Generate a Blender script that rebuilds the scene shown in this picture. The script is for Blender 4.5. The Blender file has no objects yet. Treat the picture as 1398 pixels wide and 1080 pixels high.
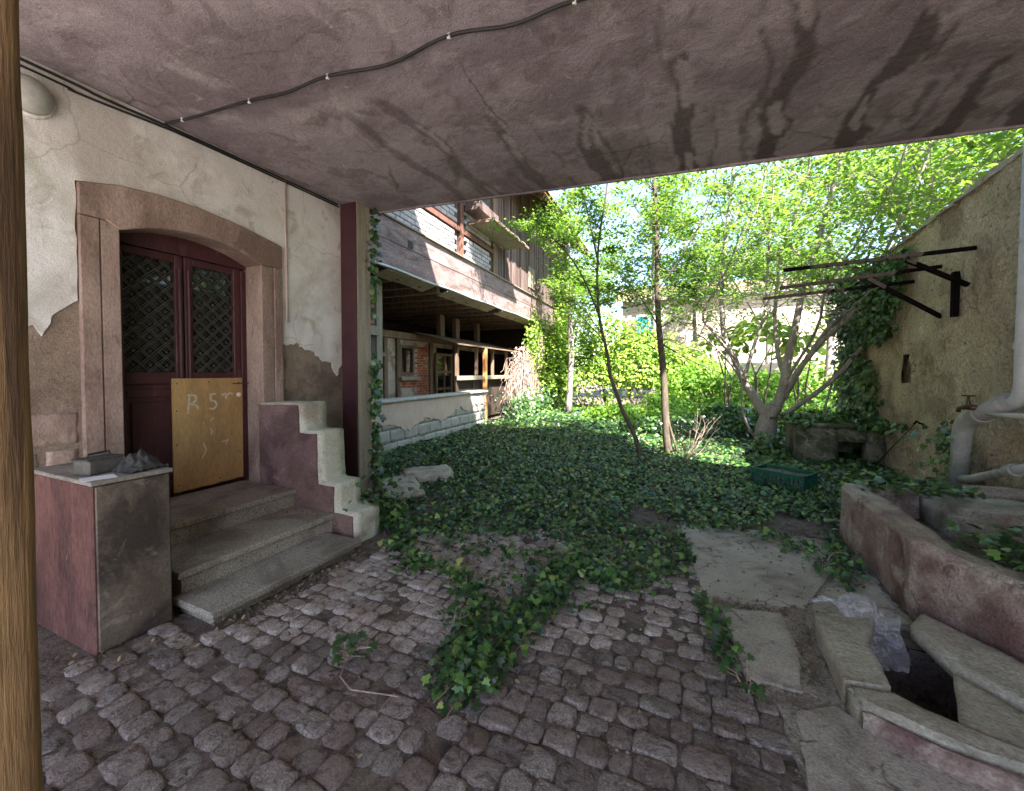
import bpy, bmesh, math, random
import numpy as np
from mathutils import Vector, Matrix, noise as mn
from mathutils.geometry import tessellate_polygon

random.seed(7); rng = np.random.default_rng(7)
SC = bpy.context.scene; COL = SC.collection
R = math.radians

# ------------------------------------------------------------------ camera
cd = bpy.data.cameras.new('camera'); cam = bpy.data.objects.new('camera', cd); COL.objects.link(cam)
cam.location = (0, 0, 1.5); cam.rotation_euler = (R(88.5), 0, R(24.7))
cd.sensor_width = 36; cd.lens = 560 / 1398 * 36; cd.shift_y = -17 / 1398
cd.clip_start = .05; cd.clip_end = 600
SC.camera = cam
# ------------------------------------------------------------------ world, sun, exposure
SUN = Vector((.55, -.60, 1.0)).normalized()
w = bpy.data.worlds.new('World'); SC.world = w; w.use_nodes = True
nt = w.node_tree; nt.nodes.clear()
sky = nt.nodes.new('ShaderNodeTexSky'); sky.sky_type = 'NISHITA'; sky.sun_disc = False
sky.sun_elevation = math.asin(SUN.z); sky.sun_rotation = math.atan2(SUN.x, SUN.y)
sky.air_density = 1.0; sky.dust_density = .8; sky.ozone_density = 1.0
bg = nt.nodes.new('ShaderNodeBackground'); bg.inputs['Strength'].default_value = .085
wo = nt.nodes.new('ShaderNodeOutputWorld')
nt.links.new(sky.outputs[0], bg.inputs[0]); nt.links.new(bg.outputs[0], wo.inputs[0])
sl = bpy.data.lights.new('sun', 'SUN'); sl.energy = 4.2; sl.angle = R(.6); sl.color = (1, .95, .86)
so = bpy.data.objects.new('sun', sl); COL.objects.link(so)
so.rotation_euler = SUN.to_track_quat('Z', 'Y').to_euler(); so.location = (8, -8, 14)
vs = SC.view_settings; vs.view_transform = 'Standard'; vs.look = 'None'; vs.exposure = 3.12; vs.gamma = 1
vs.use_curve_mapping = False
SC.cycles.max_bounces = 10; SC.cycles.diffuse_bounces = 6; SC.cycles.glossy_bounces = 3
SC.cycles.transmission_bounces = 4; SC.cycles.use_denoising = True
SC.cycles.sample_clamp_indirect = 6

# ------------------------------------------------------------------ materials
def node(nt, t, **k):
    n = nt.nodes.new(t)
    for a, b in k.items():
        if a in n.inputs.keys() if isinstance(a, str) else False: n.inputs[a].default_value = b
        else: setattr(n, a, b)
    return n
def ramp(nt, fac, stops):
    r = nt.nodes.new('ShaderNodeValToRGB'); e = r.color_ramp.elements
    while len(e) < len(stops): e.new(.5)
    for el, (p, c) in zip(e, stops):
        el.position = p; el.color = (*c, 1) if len(c) == 3 else c
    nt.links.new(fac, r.inputs[0]); return r.outputs[0]
def mixc(nt, fac, a, b, mode='MIX'):
    m = nt.nodes.new('ShaderNodeMix'); m.data_type = 'RGBA'; m.blend_type = mode
    for s, v in ((m.inputs[0], fac), (m.inputs[6], a), (m.inputs[7], b)):
        if isinstance(v, (int, float)): s.default_value = v
        elif isinstance(v, tuple): s.default_value = (*v, 1)
        else: nt.links.new(v, s)
    return m.outputs[2]
def noise_tex(nt, vec, scale, detail=4, rough=.6, dist=0):
    n = nt.nodes.new('ShaderNodeTexNoise'); n.inputs['Scale'].default_value = scale
    n.inputs['Detail'].default_value = detail; n.inputs['Roughness'].default_value = rough
    n.inputs['Distortion'].default_value = dist
    nt.links.new(vec, n.inputs['Vector']); return n.outputs[0]
def bw(nt, f, lo, hi):
    return ramp(nt, f, [(lo, (0, 0, 0)), (hi, (1, 1, 1))])
def mat(name, c1, c2, scale=4, rough=.85, bump=.4, bscale=60, bdist=.006, stains=(), stretch=(1, 1, 1),
        world=False, vary=0., hue=None, metal=0, spec=.3, detail=6, grain=.12, attr=None, coarse=None, cracks=None):
    """mottled c1..c2, extra (colour, scale, lo, hi, amount) stains, fine relief; vary = value change per object"""
    m = bpy.data.materials.new(name); m.use_nodes = True; nt = m.node_tree
    b = nt.nodes['Principled BSDF']; L = nt.links
    if world:
        src = nt.nodes.new('ShaderNodeNewGeometry').outputs['Position']
    else:
        src = nt.nodes.new('ShaderNodeTexCoord').outputs['Object']
    info = nt.nodes.new('ShaderNodeObjectInfo')
    if not world:
        add = nt.nodes.new('ShaderNodeVectorMath'); add.operation = 'MULTIPLY_ADD'
        cmb = nt.nodes.new('ShaderNodeCombineXYZ')
        for i in range(3): L.new(info.outputs['Random'], cmb.inputs[i])
        L.new(cmb.outputs[0], add.inputs[0]); add.inputs[1].default_value = (31, 17, 23); L.new(src, add.inputs[2]); src = add.outputs[0]
    mp = nt.nodes.new('ShaderNodeMapping'); mp.inputs['Scale'].default_value = stretch; L.new(src, mp.inputs[0]); vec = mp.outputs[0]
    n1 = noise_tex(nt, vec, scale, detail, .62, .3)
    col = ramp(nt, n1, [(.3, c1), (.72, c2)])
    for k, (c, s, lo, hi, amt) in enumerate(stains):
        off = nt.nodes.new('ShaderNodeVectorMath'); off.operation = 'ADD'; off.inputs[1].default_value = (7.3 * (k + 1), 3.1 * k, 11.7 * k)
        L.new(vec, off.inputs[0])
        f = bw(nt, noise_tex(nt, off.outputs[0], s, 7, .62, .6), lo, hi)
        mul = nt.nodes.new('ShaderNodeMath'); mul.operation = 'MULTIPLY'; mul.inputs[1].default_value = amt
        L.new(f, mul.inputs[0]); col = mixc(nt, mul.outputs[0], col, c)
    if attr:
        for (an, c, amt) in attr:
            at = nt.nodes.new('ShaderNodeAttribute'); at.attribute_name = an
            mul = nt.nodes.new('ShaderNodeMath'); mul.operation = 'MULTIPLY'; mul.inputs[1].default_value = amt
            L.new(at.outputs['Fac'], mul.inputs[0]); col = mixc(nt, mul.outputs[0], col, c)
    if cracks:      # (scale, width, colour, amount, warp)
        wn = nt.nodes.new('ShaderNodeTexNoise'); wn.inputs['Scale'].default_value = cracks[0] * 2.2; wn.inputs['Detail'].default_value = 6; L.new(vec, wn.inputs['Vector'])
        wv = nt.nodes.new('ShaderNodeVectorMath'); wv.operation = 'MULTIPLY_ADD'; L.new(wn.outputs['Color'], wv.inputs[0]); wv.inputs[1].default_value = (cracks[4],) * 3; L.new(vec, wv.inputs[2])
        vo = nt.nodes.new('ShaderNodeTexVoronoi'); vo.feature = 'DISTANCE_TO_EDGE'; vo.inputs['Scale'].default_value = cracks[0]; L.new(wv.outputs[0], vo.inputs['Vector'])
        cf = ramp(nt, vo.outputs['Distance'], [(0, (1, 1, 1)), (cracks[1], (0, 0, 0))])
        gate = bw(nt, noise_tex(nt, vec, cracks[0] * 1.3, 3, .5), .48, .58)
        cm = nt.nodes.new('ShaderNodeMath'); cm.operation = 'MULTIPLY'; L.new(cf, cm.inputs[0]); L.new(gate, cm.inputs[1])
        cm2 = nt.nodes.new('ShaderNodeMath'); cm2.operation = 'MULTIPLY'; cm2.inputs[1].default_value = cracks[3]; L.new(cm.outputs[0], cm2.inputs[0])
        col = mixc(nt, cm2.outputs[0], col, cracks[2])
    fine = noise_tex(nt, vec, bscale, 5, .7)
    if grain:
        g = ramp(nt, fine, [(.3, (1 - grain * 2,) * 3), (.7, (1 + grain,) * 3)])
        col = mixc(nt, 1.0, col, g, 'MULTIPLY')
    if vary:
        v = nt.nodes.new('ShaderNodeMapRange'); v.inputs[3].default_value = 1 - vary; v.inputs[4].default_value = 1 + vary
        L.new(info.outputs['Random'], v.inputs[0])
        hs = nt.nodes.new('ShaderNodeHueSaturation'); L.new(v.outputs[0], hs.inputs['Value']); L.new(col, hs.inputs['Color'])
        if hue:
            m2 = nt.nodes.new('ShaderNodeMath'); m2.operation = 'MULTIPLY'; m2.inputs[1].default_value = 7.77; L.new(info.outputs['Random'], m2.inputs[0])
            m3 = nt.nodes.new('ShaderNodeMath'); m3.operation = 'FRACT'; L.new(m2.outputs[0], m3.inputs[0])
            col = mixc(nt, m3.outputs[0], hs.outputs[0], mixc(nt, .55, hs.outputs[0], hue))
        else: col = hs.outputs[0]
    L.new(col, b.inputs['Base Color'])
    b.inputs['Roughness'].default_value = rough; b.inputs['Metallic'].default_value = metal
    b.inputs['Specular IOR Level'].default_value = spec
    if bump:
        h = fine
        bp = nt.nodes.new('ShaderNodeBump'); bp.inputs['Strength'].default_value = bump; bp.inputs['Distance'].default_value = bdist
        L.new(h, bp.inputs['Height'])
        if coarse:
            bp2 = nt.nodes.new('ShaderNodeBump'); bp2.inputs['Strength'].default_value = coarse[1]; bp2.inputs['Distance'].default_value = coarse[2]
            L.new(noise_tex(nt, vec, coarse[0], 4, .6, .4), bp2.inputs['Height']); L.new(bp2.outputs[0], bp.inputs['Normal'])
        L.new(bp.outputs[0], b.inputs['Normal'])
    return m
def leaf_mat(name, stops, rough=.45, trans=.35, tcol=None, spec=.5):
    m = bpy.data.materials.new(name); m.use_nodes = True; nt = m.node_tree; L = nt.links
    b = nt.nodes['Principled BSDF']; out = nt.nodes['Material Output']
    g = nt.nodes.new('ShaderNodeNewGeometry')
    col = ramp(nt, g.outputs['Random Per Island'], stops)
    L.new(col, b.inputs['Base Color']); b.inputs['Roughness'].default_value = rough; b.inputs['Specular IOR Level'].default_value = spec
    if trans:
        t = nt.nodes.new('ShaderNodeBsdfTranslucent')
        tc = mixc(nt, .6, col, tcol) if tcol else col
        L.new(tc, t.inputs[0]); mx = nt.nodes.new('ShaderNodeMixShader'); mx.inputs[0].default_value = trans
        L.new(b.outputs[0], mx.inputs[1]); L.new(t.outputs[0], mx.inputs[2]); L.new(mx.outputs[0], out.inputs[0])
    return m
M = {}
M['ceiling'] = mat('ceiling_concrete', (.27, .218, .235), (.40, .335, .345), 1.6, .9, .9, 130, .004, world=True,
                   stains=(((.17, .125, .135), 1.2, .46, .58, .6), ((.17, .13, .13), 3.6, .54, .62, .6), ((.56, .49, .465), 2.6, .56, .68, .4), ((.60, .53, .5), 9, .66, .70, .4)),
                   attr=(('wet', (.10, .075, .072), .9), ('lime', (.50, .43, .40), .35)), grain=.28, coarse=(7, .6, .03), cracks=(.8, .012, (.10, .08, .075), .8, .35))
M['soil'] = mat('soil', (.11, .082, .07), (.21, .165, .14), 6, .95, .8, 90, .01, world=True,
                stains=(((.03, .024, .02), 14, .5, .62, .7), ((.17, .145, .12), 30, .6, .7, .5)), grain=.3, coarse=(22, .6, .03))
M['cobble'] = mat('cobble_stone', (.37, .305, .28), (.60, .53, .485), 1.6, .9, 1.0, 16, .02, vary=.3, hue=(.27, .18, .15), spec=.15,
                  stains=(((.13, .098, .085), 2.4, .52, .62, .7), ((.58, .52, .47), 5, .6, .7, .45)), grain=.32, coarse=(3.2, 1.0, .10))
M['concrete'] = mat('path_concrete', (.34, .30, .255), (.52, .465, .40), 3, .9, 1.0, 90, .008, world=True,
                    stains=(((.20, .165, .135), 3, .5, .66, .75), ((.12, .095, .075), 14, .58, .68, .7)), grain=.22, coarse=(12, .6, .02), cracks=(2.2, .03, (.09, .07, .055), .9, .4))
M['bounce_paving'] = mat('pale_bounce_paving', (.46, .43, .40), (.56, .53, .50), 4, .9, .4, 60, .004, world=True)
M['plaster'] = mat('old_plaster', (.66, .62, .60), (.80, .77, .75), 1.4, .92, .55, 120, .003, world=True,
                   stains=(((.36, .31, .27), 1.1, .46, .62, .65), ((.44, .46, .34), 2.0, .54, .68, .5), ((.33, .28, .24), 4.5, .56, .66, .5), ((.22, .17, .14), 22, .66, .71, .5)), grain=.18, coarse=(5, .4, .03), cracks=(.9, .008, (.30, .26, .23), .6, .4))
M['render'] = mat('brown_render', (.19, .135, .105), (.34, .26, .20), 5, .95, .9, 120, .006, world=True,
                  stains=(((.12, .075, .062), 2, .5, .6, .6), ((.4, .33, .26), 16, .66, .72, .4)), grain=.25, coarse=(10, .6, .02))
M['sandstone'] = mat('sandstone_surround', (.27, .185, .155), (.40, .29, .245), 3, .88, .6, 90, .004, stretch=(1, 1, .4), vary=.06,
                     stains=(((.15, .09, .075), 2.2, .48, .62, .7), ((.45, .38, .3), 9, .62, .72, .4), ((.12, .08, .065), 12, .62, .7, .6)), grain=.2, coarse=(8, .5, .015))
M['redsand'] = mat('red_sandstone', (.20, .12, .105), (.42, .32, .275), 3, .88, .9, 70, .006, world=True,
                   stains=(((.11, .05, .048), 1.5, .48, .60, .75), ((.52, .45, .37), 4, .52, .64, .65), ((.06, .035, .032), 7, .6, .68, .7)), grain=.22, coarse=(14, .8, .03), attr=(('front_dark', (.105, .048, .045), .8), ('rim_pale', (.50, .45, .35), .75)))
M['palestep'] = mat('painted_step_wall', (.47, .45, .36), (.62, .59, .49), 4, .9, .6, 80, .004, world=True,
                    stains=(((.30, .22, .18), 2.2, .5, .62, .7), ((.20, .15, .12), 7, .58, .68, .6)), grain=.2, coarse=(9, .8, .02))
M['darkred'] = mat('dark_red_plaster', (.13, .072, .07), (.23, .145, .135), 3, .85, .6, 70, .004, world=True,
                   stains=(((.07, .04, .04), 2.4, .5, .62, .7), ((.30, .22, .2), 6, .6, .68, .5)), grain=.2, coarse=(9, .8, .02))
M['granite'] = mat('speckled_granite', (.26, .225, .19), (.38, .34, .285), 3, .75, .5, 120, .003, world=True,
                   stains=(((.10, .085, .07), 95, .54, .58, .8), ((.66, .62, .55), 110, .58, .62, .7), ((.12, .09, .075), 2.2, .48, .64, .65)), grain=.25)
M['doorwood'] = mat('oxblood_door_paint', (.045, .014, .017), (.085, .030, .032), 5, .55, .4, 60, .003, stretch=(1, 1, .25),
                    stains=(((.16, .09, .08), 9, .62, .72, .5),), grain=.15)
M['iron'] = mat('black_wrought_iron', (.05, .047, .043), (.11, .10, .09), 20, .6, .3, 80, .002, metal=.4, grain=.2)
M['glass'] = mat('dusty_dark_glass', (.006, .007, .007), (.016, .018, .016), 6, .05, 0, spec=.9, grain=0)
M['plywood'] = mat('plywood', (.36, .21, .085), (.52, .33, .14), 5, .6, .3, 60, .002, stretch=(1, 1, .3),
                   stains=(((.24, .13, .06), 2.2, .5, .66, .55),), grain=.12)
M['chalk'] = mat('white_spray', (.50, .40, .27), (.66, .58, .46), 30, .8, 0, grain=.1)
M['cabred'] = mat('cabinet_side', (.085, .036, .032), (.17, .08, .07), 5, .7, .5, 60, .003, stretch=(1, 1, .35),
                  stains=(((.06, .03, .03), 5, .5, .62, .7), ((.30, .25, .22), 8, .62, .7, .5)), grain=.25)
M['cabinet'] = mat('cabinet_front', (.09, .068, .052), (.19, .15, .118), 4, .75, .5, 60, .003,
                   stains=(((.03, .024, .02), 2.2, .46, .60, .8), ((.30, .25, .19), 7, .58, .68, .5)), grain=.18)
M['cabtop'] = mat('cabinet_top', (.20, .17, .15), (.30, .265, .235), 4, .8, .4, 60, .003, stains=(((.09, .07, .06), 3, .5, .62, .6),), grain=.2)
M['ochrewood'] = mat('weathered_post', (.22, .12, .06), (.40, .25, .12), 1.4, .7, 1.0, 40, .008, stretch=(4, 4, .25), world=True,
                     stains=(((.07, .035, .02), 3, .54, .64, .75), ((.55, .36, .16), 6, .6, .72, .4)), grain=.2)
M['redpost'] = mat('oxblood_post_paint', (.042, .014, .019), (.07, .026, .03), 4, .6, .3, 60, .002, grain=.12)
M['palewood'] = mat('grey_bare_wood', (.23, .19, .145), (.37, .31, .24), 4, .85, .6, 60, .004, stretch=(4, 4, .3),
                    stains=(((.12, .09, .07), 5, .55, .66, .6),), grain=.2, vary=.1)
M['barntimber'] = mat('barn_timber', (.12, .075, .05), (.25, .17, .115), 4, .85, .6, 50, .004, stretch=(3, 3, .5), grain=.25, vary=.2,
                      stains=(((.38, .31, .23), 5, .6, .7, .6),))
M['redbeam'] = mat('red_brown_beam', (.15, .065, .05), (.24, .12, .09), 5, .8, .5, 50, .004, grain=.2)
M['bandwood'] = mat('barn_band_boards', (.20, .14, .135), (.36, .26, .255), 3, .88, .7, 40, .006, stretch=(2, .5, 2),
                    stains=(((.12, .08, .07), 2.4, .48, .60, .7), ((.42, .34, .32), 5, .56, .66, .5)), grain=.25, vary=.08)
M['slat'] = mat('slat_wood', (.085, .055, .05), (.20, .14, .125), 4, .9, .6, 50, .004, stretch=(3, 3, .3), vary=.4, grain=.25)
M['whitebrick'] = mat('whitewashed_brick', (.36, .33, .34), (.52, .48, .49), 6, .9, .6, 60, .004, vary=.16, hue=(.5, .43, .44), grain=.15)
M['mortar'] = mat('mortar', (.08, .065, .06), (.14, .12, .11), 8, .95, .6, 60, .004, grain=.2)
M['redbrick'] = mat('red_brick', (.26, .085, .045), (.42, .15, .085), 7, .9, .6, 60, .004, vary=.3, grain=.2)
M['paleplaster'] = mat('flaking_plaster', (.34, .28, .23), (.50, .43, .35), 2, .9, .6, 50, .004,
                       stains=(((.22, .13, .09), 2.5, .5, .58, .8),), grain=.2)
M['block'] = mat('concrete_block', (.34, .31, .27), (.50, .47, .42), 6, .95, .9, 60, .008, vary=.07, stains=(((.26, .24, .2), 7, .56, .68, .5),), grain=.2, coarse=(25, .6, .02))
M['pinkplaster'] = mat('pink_plaster_remnant', (.50, .36, .29), (.62, .48, .40), 5, .9, .5, 60, .003, grain=.12)
M['cap'] = mat('parapet_capstone', (.36, .34, .31), (.52, .49, .45), 8, .9, .7, 60, .006, grain=.2)
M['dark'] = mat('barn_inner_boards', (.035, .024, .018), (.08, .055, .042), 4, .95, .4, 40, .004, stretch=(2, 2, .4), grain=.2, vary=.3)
M['flash'] = mat('zinc_flashing', (.42, .46, .50), (.6, .64, .68), 5, .5, .3, 60, .002, metal=.3, grain=.1)
M['ochre'] = mat('ochre_roughcast', (.52, .40, .265), (.76, .61, .42), 2.2, .95, 1.0, 34, .035, world=True,
                 stains=(((.27, .18, .125), 1.5, .48, .62, .65), ((.64, .53, .39), 3, .56, .66, .5), ((.14, .10, .075), 18, .60, .66, .75)), grain=.22, coarse=(11, 1.0, .08), cracks=(1.1, .012, (.15, .10, .07), .8, .4))
M['pipe'] = mat('grey_pipe', (.27, .25, .23), (.42, .40, .37), 6, .6, .3, 50, .002, stretch=(1, 1, .6), stains=(((.14, .115, .095), 4, .54, .66, .7),), grain=.12)
M['palepipe'] = mat('white_downpipe', (.38, .375, .37), (.48, .47, .46), 5, .5, .2, 50, .002, stains=(((.4, .36, .3), 4, .56, .7, .5),), grain=.06)
M['rust'] = mat('rusty_black_iron', (.005, .0045, .0045), (.014, .010, .009), 14, 1, .5, 60, .003, grain=.25)
M['rust'].node_tree.nodes['Principled BSDF'].inputs['Specular IOR Level'].default_value = .03
M['brass'] = mat('brown_tap_metal', (.07, .045, .03), (.14, .09, .06), 14, .5, .3, 60, .002, metal=.6, grain=.2)
M['cable'] = mat('black_cable', (.015, .014, .014), (.03, .028, .028), 6, .6, 0, grain=0)
M['clip'] = mat('white_cable_clip', (.6, .57, .54), (.7, .68, .64), 6, .6, 0, grain=0)
M['conduit'] = mat('pinkish_conduit', (.48, .36, .33), (.6, .47, .43), 6, .6, 0, grain=.05)
M['lampglass'] = mat('dusty_lamp_glass', (.27, .265, .25), (.38, .37, .34), 5, .35, .1, 40, .002, grain=.05, stains=(((.16, .14, .12), 4, .52, .66, .5),))
M['crate'] = mat('green_plastic', (.008, .075, .048), (.018, .12, .078), 6, .5, .2, 50, .002, grain=.15)
M['bag'] = None
M['rag'] = mat('dark_rag', (.03, .028, .028), (.10, .095, .09), 12, .9, .5, 40, .004, grain=.3)
M['tin'] = mat('grey_dusty_tin', (.07, .065, .06), (.13, .12, .112), 8, .7, .4, 50, .003, grain=.2)
M['paper'] = mat('paper', (.62, .62, .66), (.75, .75, .78), 6, .8, 0, grain=.05)
M['stonegrey'] = mat('mossy_grey_stone', (.30, .265, .21), (.50, .455, .37), 4, .9, .8, 60, .006, world=True,
                     stains=(((.15, .13, .085), 2.2, .5, .64, .7), ((.26, .14, .12), 3.2, .58, .68, .6)), grain=.22, coarse=(16, .7, .025))
M['mossy'] = mat('dark_mossy_stone', (.12, .115, .075), (.28, .25, .19), 3, .95, .9, 50, .01, world=True, stains=(((.05, .06, .03), 3, .48, .6, .8), ((.4, .36, .29), 6, .58, .66, .5)), grain=.3, coarse=(14, .8, .03))
M['water'] = mat('black_water', (.008, .009, .009), (.012, .012, .011), 3, .06, 0, spec=.6, grain=0)
M['farwall'] = mat('far_house_plaster', (.50, .40, .32), (.60, .49, .40), 1.5, .9, .3, 20, .01, grain=.06)
M['rooftile'] = mat('roof_tile', (.26, .16, .13), (.38, .26, .22), 3, .9, .5, 20, .02, vary=.25, grain=.2)
M['teal'] = mat('teal_shutter', (.02, .35, .36), (.04, .45, .46), 3, .6, 0, grain=.05)
M['eave'] = mat('orange_eave_boards', (.45, .19, .07), (.62, .30, .12), 3, .8, .4, 30, .004, stretch=(1, 3, 1), grain=.2, vary=.2)
M['bark'] = mat('grey_bark', (.20, .165, .15), (.40, .35, .32), 9, .9, .7, 60, .006, stretch=(1, 1, .35), grain=.2,
                stains=(((.06, .05, .045), 6, .54, .66, .6), ((.42, .39, .35), 12, .62, .7, .5)))
M['darkbark'] = mat('brown_bark', (.07, .055, .04), (.15, .12, .09), 12, .9, .6, 60, .006, stretch=(1, 1, .35), grain=.25)
M['drytwig'] = mat('dry_twig', (.30, .20, .17), (.48, .36, .32), 12, .9, .3, 60, .003, grain=.15)
M['ivyleaf'] = leaf_mat('ivy_leaf', [(0, (.012, .032, .014)), (.4, (.025, .066, .022)), (.70, (.05, .125, .03)), (.92, (.12, .23, .045)), (1, (.28, .32, .10))], .3, .16, spec=.5)
M['wallivy'] = leaf_mat('wall_ivy_leaf', [(0, (.018, .046, .015)), (.5, (.04, .095, .024)), (1, (.10, .20, .04))], .33, .18, spec=.8)
M['lightleaf'] = leaf_mat('tree_leaf', [(0, (.03, .09, .015)), (.5, (.07, .17, .025)), (.85, (.15, .26, .035)), (1, (.26, .34, .05))], .5, .55, (.30, .50, .05))
M['hedgeleaf'] = leaf_mat('hedge_leaf', [(0, (.06, .16, .02)), (.5, (.22, .37, .04)), (1, (.46, .56, .10))], .5, .4, (.35, .5, .08))
M['weedleaf'] = leaf_mat('weed_leaf', [(0, (.05, .15, .02)), (.5, (.14, .30, .03)), (1, (.32, .46, .06))], .5, .45, (.3, .5, .05))
M['drylitter'] = leaf_mat('dry_leaf', [(0, (.07, .045, .03)), (.5, (.15, .10, .065)), (1, (.30, .22, .13))], .8, .1)
M['drypink'] = leaf_mat('dry_pink_leaf', [(0, (.20, .12, .10)), (.5, (.36, .24, .21)), (1, (.5, .38, .33))], .8, .1)
def bag_mat():
    m = bpy.data.materials.new('clear_plastic_film'); m.use_nodes = True; nt = m.node_tree; L = nt.links
    b = nt.nodes['Principled BSDF']; out = nt.nodes['Material Output']
    b.inputs['Base Color'].default_value = (.42, .40, .42, 1); b.inputs['Roughness'].default_value = .22
    t = nt.nodes.new('ShaderNodeBsdfTransparent'); t.inputs[0].default_value = (.9, .9, .92, 1)
    mx = nt.nodes.new('ShaderNodeMixShader')
    tc = nt.nodes.new('ShaderNodeTexCoord'); f = bw(nt, noise_tex(nt, tc.outputs['Object'], 16, 4, .6, 1.5), .38, .66)
    mr = nt.nodes.new('ShaderNodeMapRange'); mr.inputs[3].default_value = .22; mr.inputs[4].default_value = .7; L.new(f, mr.inputs[0])
    L.new(mr.outputs[0], mx.inputs[0]); L.new(b.outputs[0], mx.inputs[2]); L.new(t.outputs[0], mx.inputs[1]); L.new(mx.outputs[0], out.inputs[0])
    return m
M['bag'] = bag_mat()

# ------------------------------------------------------------------ mesh helpers
class MB:
    def __init__(s): s.v = []; s.f = []
    def add(s, vs, fs):
        o = len(s.v); s.v += [tuple(v) for v in vs]; s.f += [tuple(i + o for i in f) for f in fs]
    def box(s, a, b, jit=0):
        x0, y0, z0 = a; x1, y1, z1 = b
        vs = [(x0, y0, z0), (x1, y0, z0), (x1, y1, z0), (x0, y1, z0), (x0, y0, z1), (x1, y0, z1), (x1, y1, z1), (x0, y1, z1)]
        if jit: vs = [tuple(c + random.uniform(-jit, jit) for c in v) for v in vs]
        s.add(vs, [(3, 2, 1, 0), (4, 5, 6, 7), (0, 1, 5, 4), (1, 2, 6, 5), (2, 3, 7, 6), (3, 0, 4, 7)])
    def prism(s, pts, z0, z1):           # polygon in XY extruded in Z
        n = len(pts); ar = sum(pts[i][0] * pts[(i + 1) % n][1] - pts[(i + 1) % n][0] * pts[i][1] for i in range(n))
        if ar < 0: pts = pts[::-1]
        vs = [(p[0], p[1], z0) for p in pts] + [(p[0], p[1], z1) for p in pts]
        tri = tessellate_polygon([[Vector((p[0], p[1], 0)) for p in pts]])
        fs = []
        for a, b, c in tri:
            cr = (pts[b][0] - pts[a][0]) * (pts[c][1] - pts[a][1]) - (pts[c][0] - pts[a][0]) * (pts[b][1] - pts[a][1])
            if cr < 0: a, c = c, a
            fs += [(a + n, b + n, c + n), (c, b, a)]
        fs += [(i, (i + 1) % n, (i + 1) % n + n, i + n) for i in range(n)]
        s.add(vs, fs)
    def beam(s, p, q, w, h, up=(0, 0, 1)):
        p = Vector(p); q = Vector(q); d = (q - p).normalized(); u = Vector(up)
        sd = d.cross(u)
        if sd.length < 1e-4: sd = d.cross(Vector((1, 0, 0)))
        sd.normalize(); u = sd.cross(d)
        vs = []
        for c in (p, q):
            for a, b in ((-1, -1), (1, -1), (1, 1), (-1, 1)): vs.append(c + sd * a * w / 2 + u * b * h / 2)
        s.add(vs, [(0, 1, 2, 3), (7, 6, 5, 4), (0, 4, 5, 1), (1, 5, 6, 2), (2, 6, 7, 3), (3, 7, 4, 0)])
    def tube(s, pts, rad, n=8, cap=True):
        pts = [Vector(p) for p in pts]
        if not isinstance(rad, (list, tuple)): rad = [rad] * len(pts)
        o = len(s.v); ref = None
        for i, p in enumerate(pts):
            d = (pts[min(i + 1, len(pts) - 1)] - pts[max(i - 1, 0)])
            if d.length < 1e-6: d = Vector((0, 0, 1))
            d.normalize()
            if ref is None: ref = d.orthogonal().normalized()
            ref = (ref - d * ref.dot(d))
            ref = ref.normalized() if ref.length > 1e-4 else d.orthogonal().normalized()
            bn = d.cross(ref)
            for k in range(n):
                a = 2 * math.pi * k / n; s.v.append(tuple(p + (ref * math.cos(a) + bn * math.sin(a)) * rad[i]))
        for i in range(len(pts) - 1):
            for k in range(n):
                a = o + i * n + k; b = o + i * n + (k + 1) % n; s.f.append((a, b, b + n, a + n))
        if cap:
            s.f.append(tuple(o + k for k in range(n))[::-1]); s.f.append(tuple(o + (len(pts) - 1) * n + k for k in range(n)))
    def lathe(s, prof, n=16, at=(0, 0, 0), axis='Z'):
        o = len(s.v)
        for r, z in prof:
            for k in range(n):
                a = 2 * math.pi * k / n; x, y = r * math.cos(a), r * math.sin(a)
                v = (x, y, z) if axis == 'Z' else ((z, x, y) if axis == 'X' else (x, z, y))
                s.v.append((v[0] + at[0], v[1] + at[1], v[2] + at[2]))
        for i in range(len(prof) - 1):
            for k in range(n):
                a = o + i * n + k; b = o + i * n + (k + 1) % n; s.f.append((a, b, b + n, a + n))
        s.f.append(tuple(o + k for k in range(n))[::-1]); s.f.append(tuple(o + (len(prof) - 1) * n + k for k in range(n)))
    def mesh(s, name, m, smooth=False, bevel=0, seg=1):
        me = bpy.data.meshes.new(name); me.from_pydata(s.v, [], s.f); me.materials.append(m)
        if bevel:
            bm = bmesh.new(); bm.from_mesh(me)
            ed = [e for e in bm.edges if len(e.link_faces) == 2 and e.calc_face_angle(0) > .5]
            bmesh.ops.bevel(bm, geom=ed, offset=bevel, segments=seg, affect='EDGES', clamp_overlap=True)
            bm.to_mesh(me); bm.free()
        if smooth: me.shade_smooth()
        me.update(); return me
    def build(s, name, m, parent=None, smooth=False, bevel=0, seg=1, kind=None, label=None, mods=None):
        o = bpy.data.objects.new(name, s.mesh(name, m, smooth, bevel, seg)); COL.objects.link(o)
        if parent: o.parent = parent
        if kind: o['kind'] = kind
        if label: o['label'] = label
        return o
def link(name, me, parent=None, loc=None, rot=None, scl=None):
    o = bpy.data.objects.new(name, me); COL.objects.link(o)
    if parent: o.parent = parent
    if loc is not None: o.location = loc
    if rot is not None: o.rotation_euler = rot
    if scl is not None: o.scale = scl
    return o
def tag(o, label=None, cat=None, group=None, kind=None):
    if label: o['label'] = label
    if cat: o['category'] = cat
    if group: o['group'] = group
    if kind: o['kind'] = kind
    return o
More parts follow.
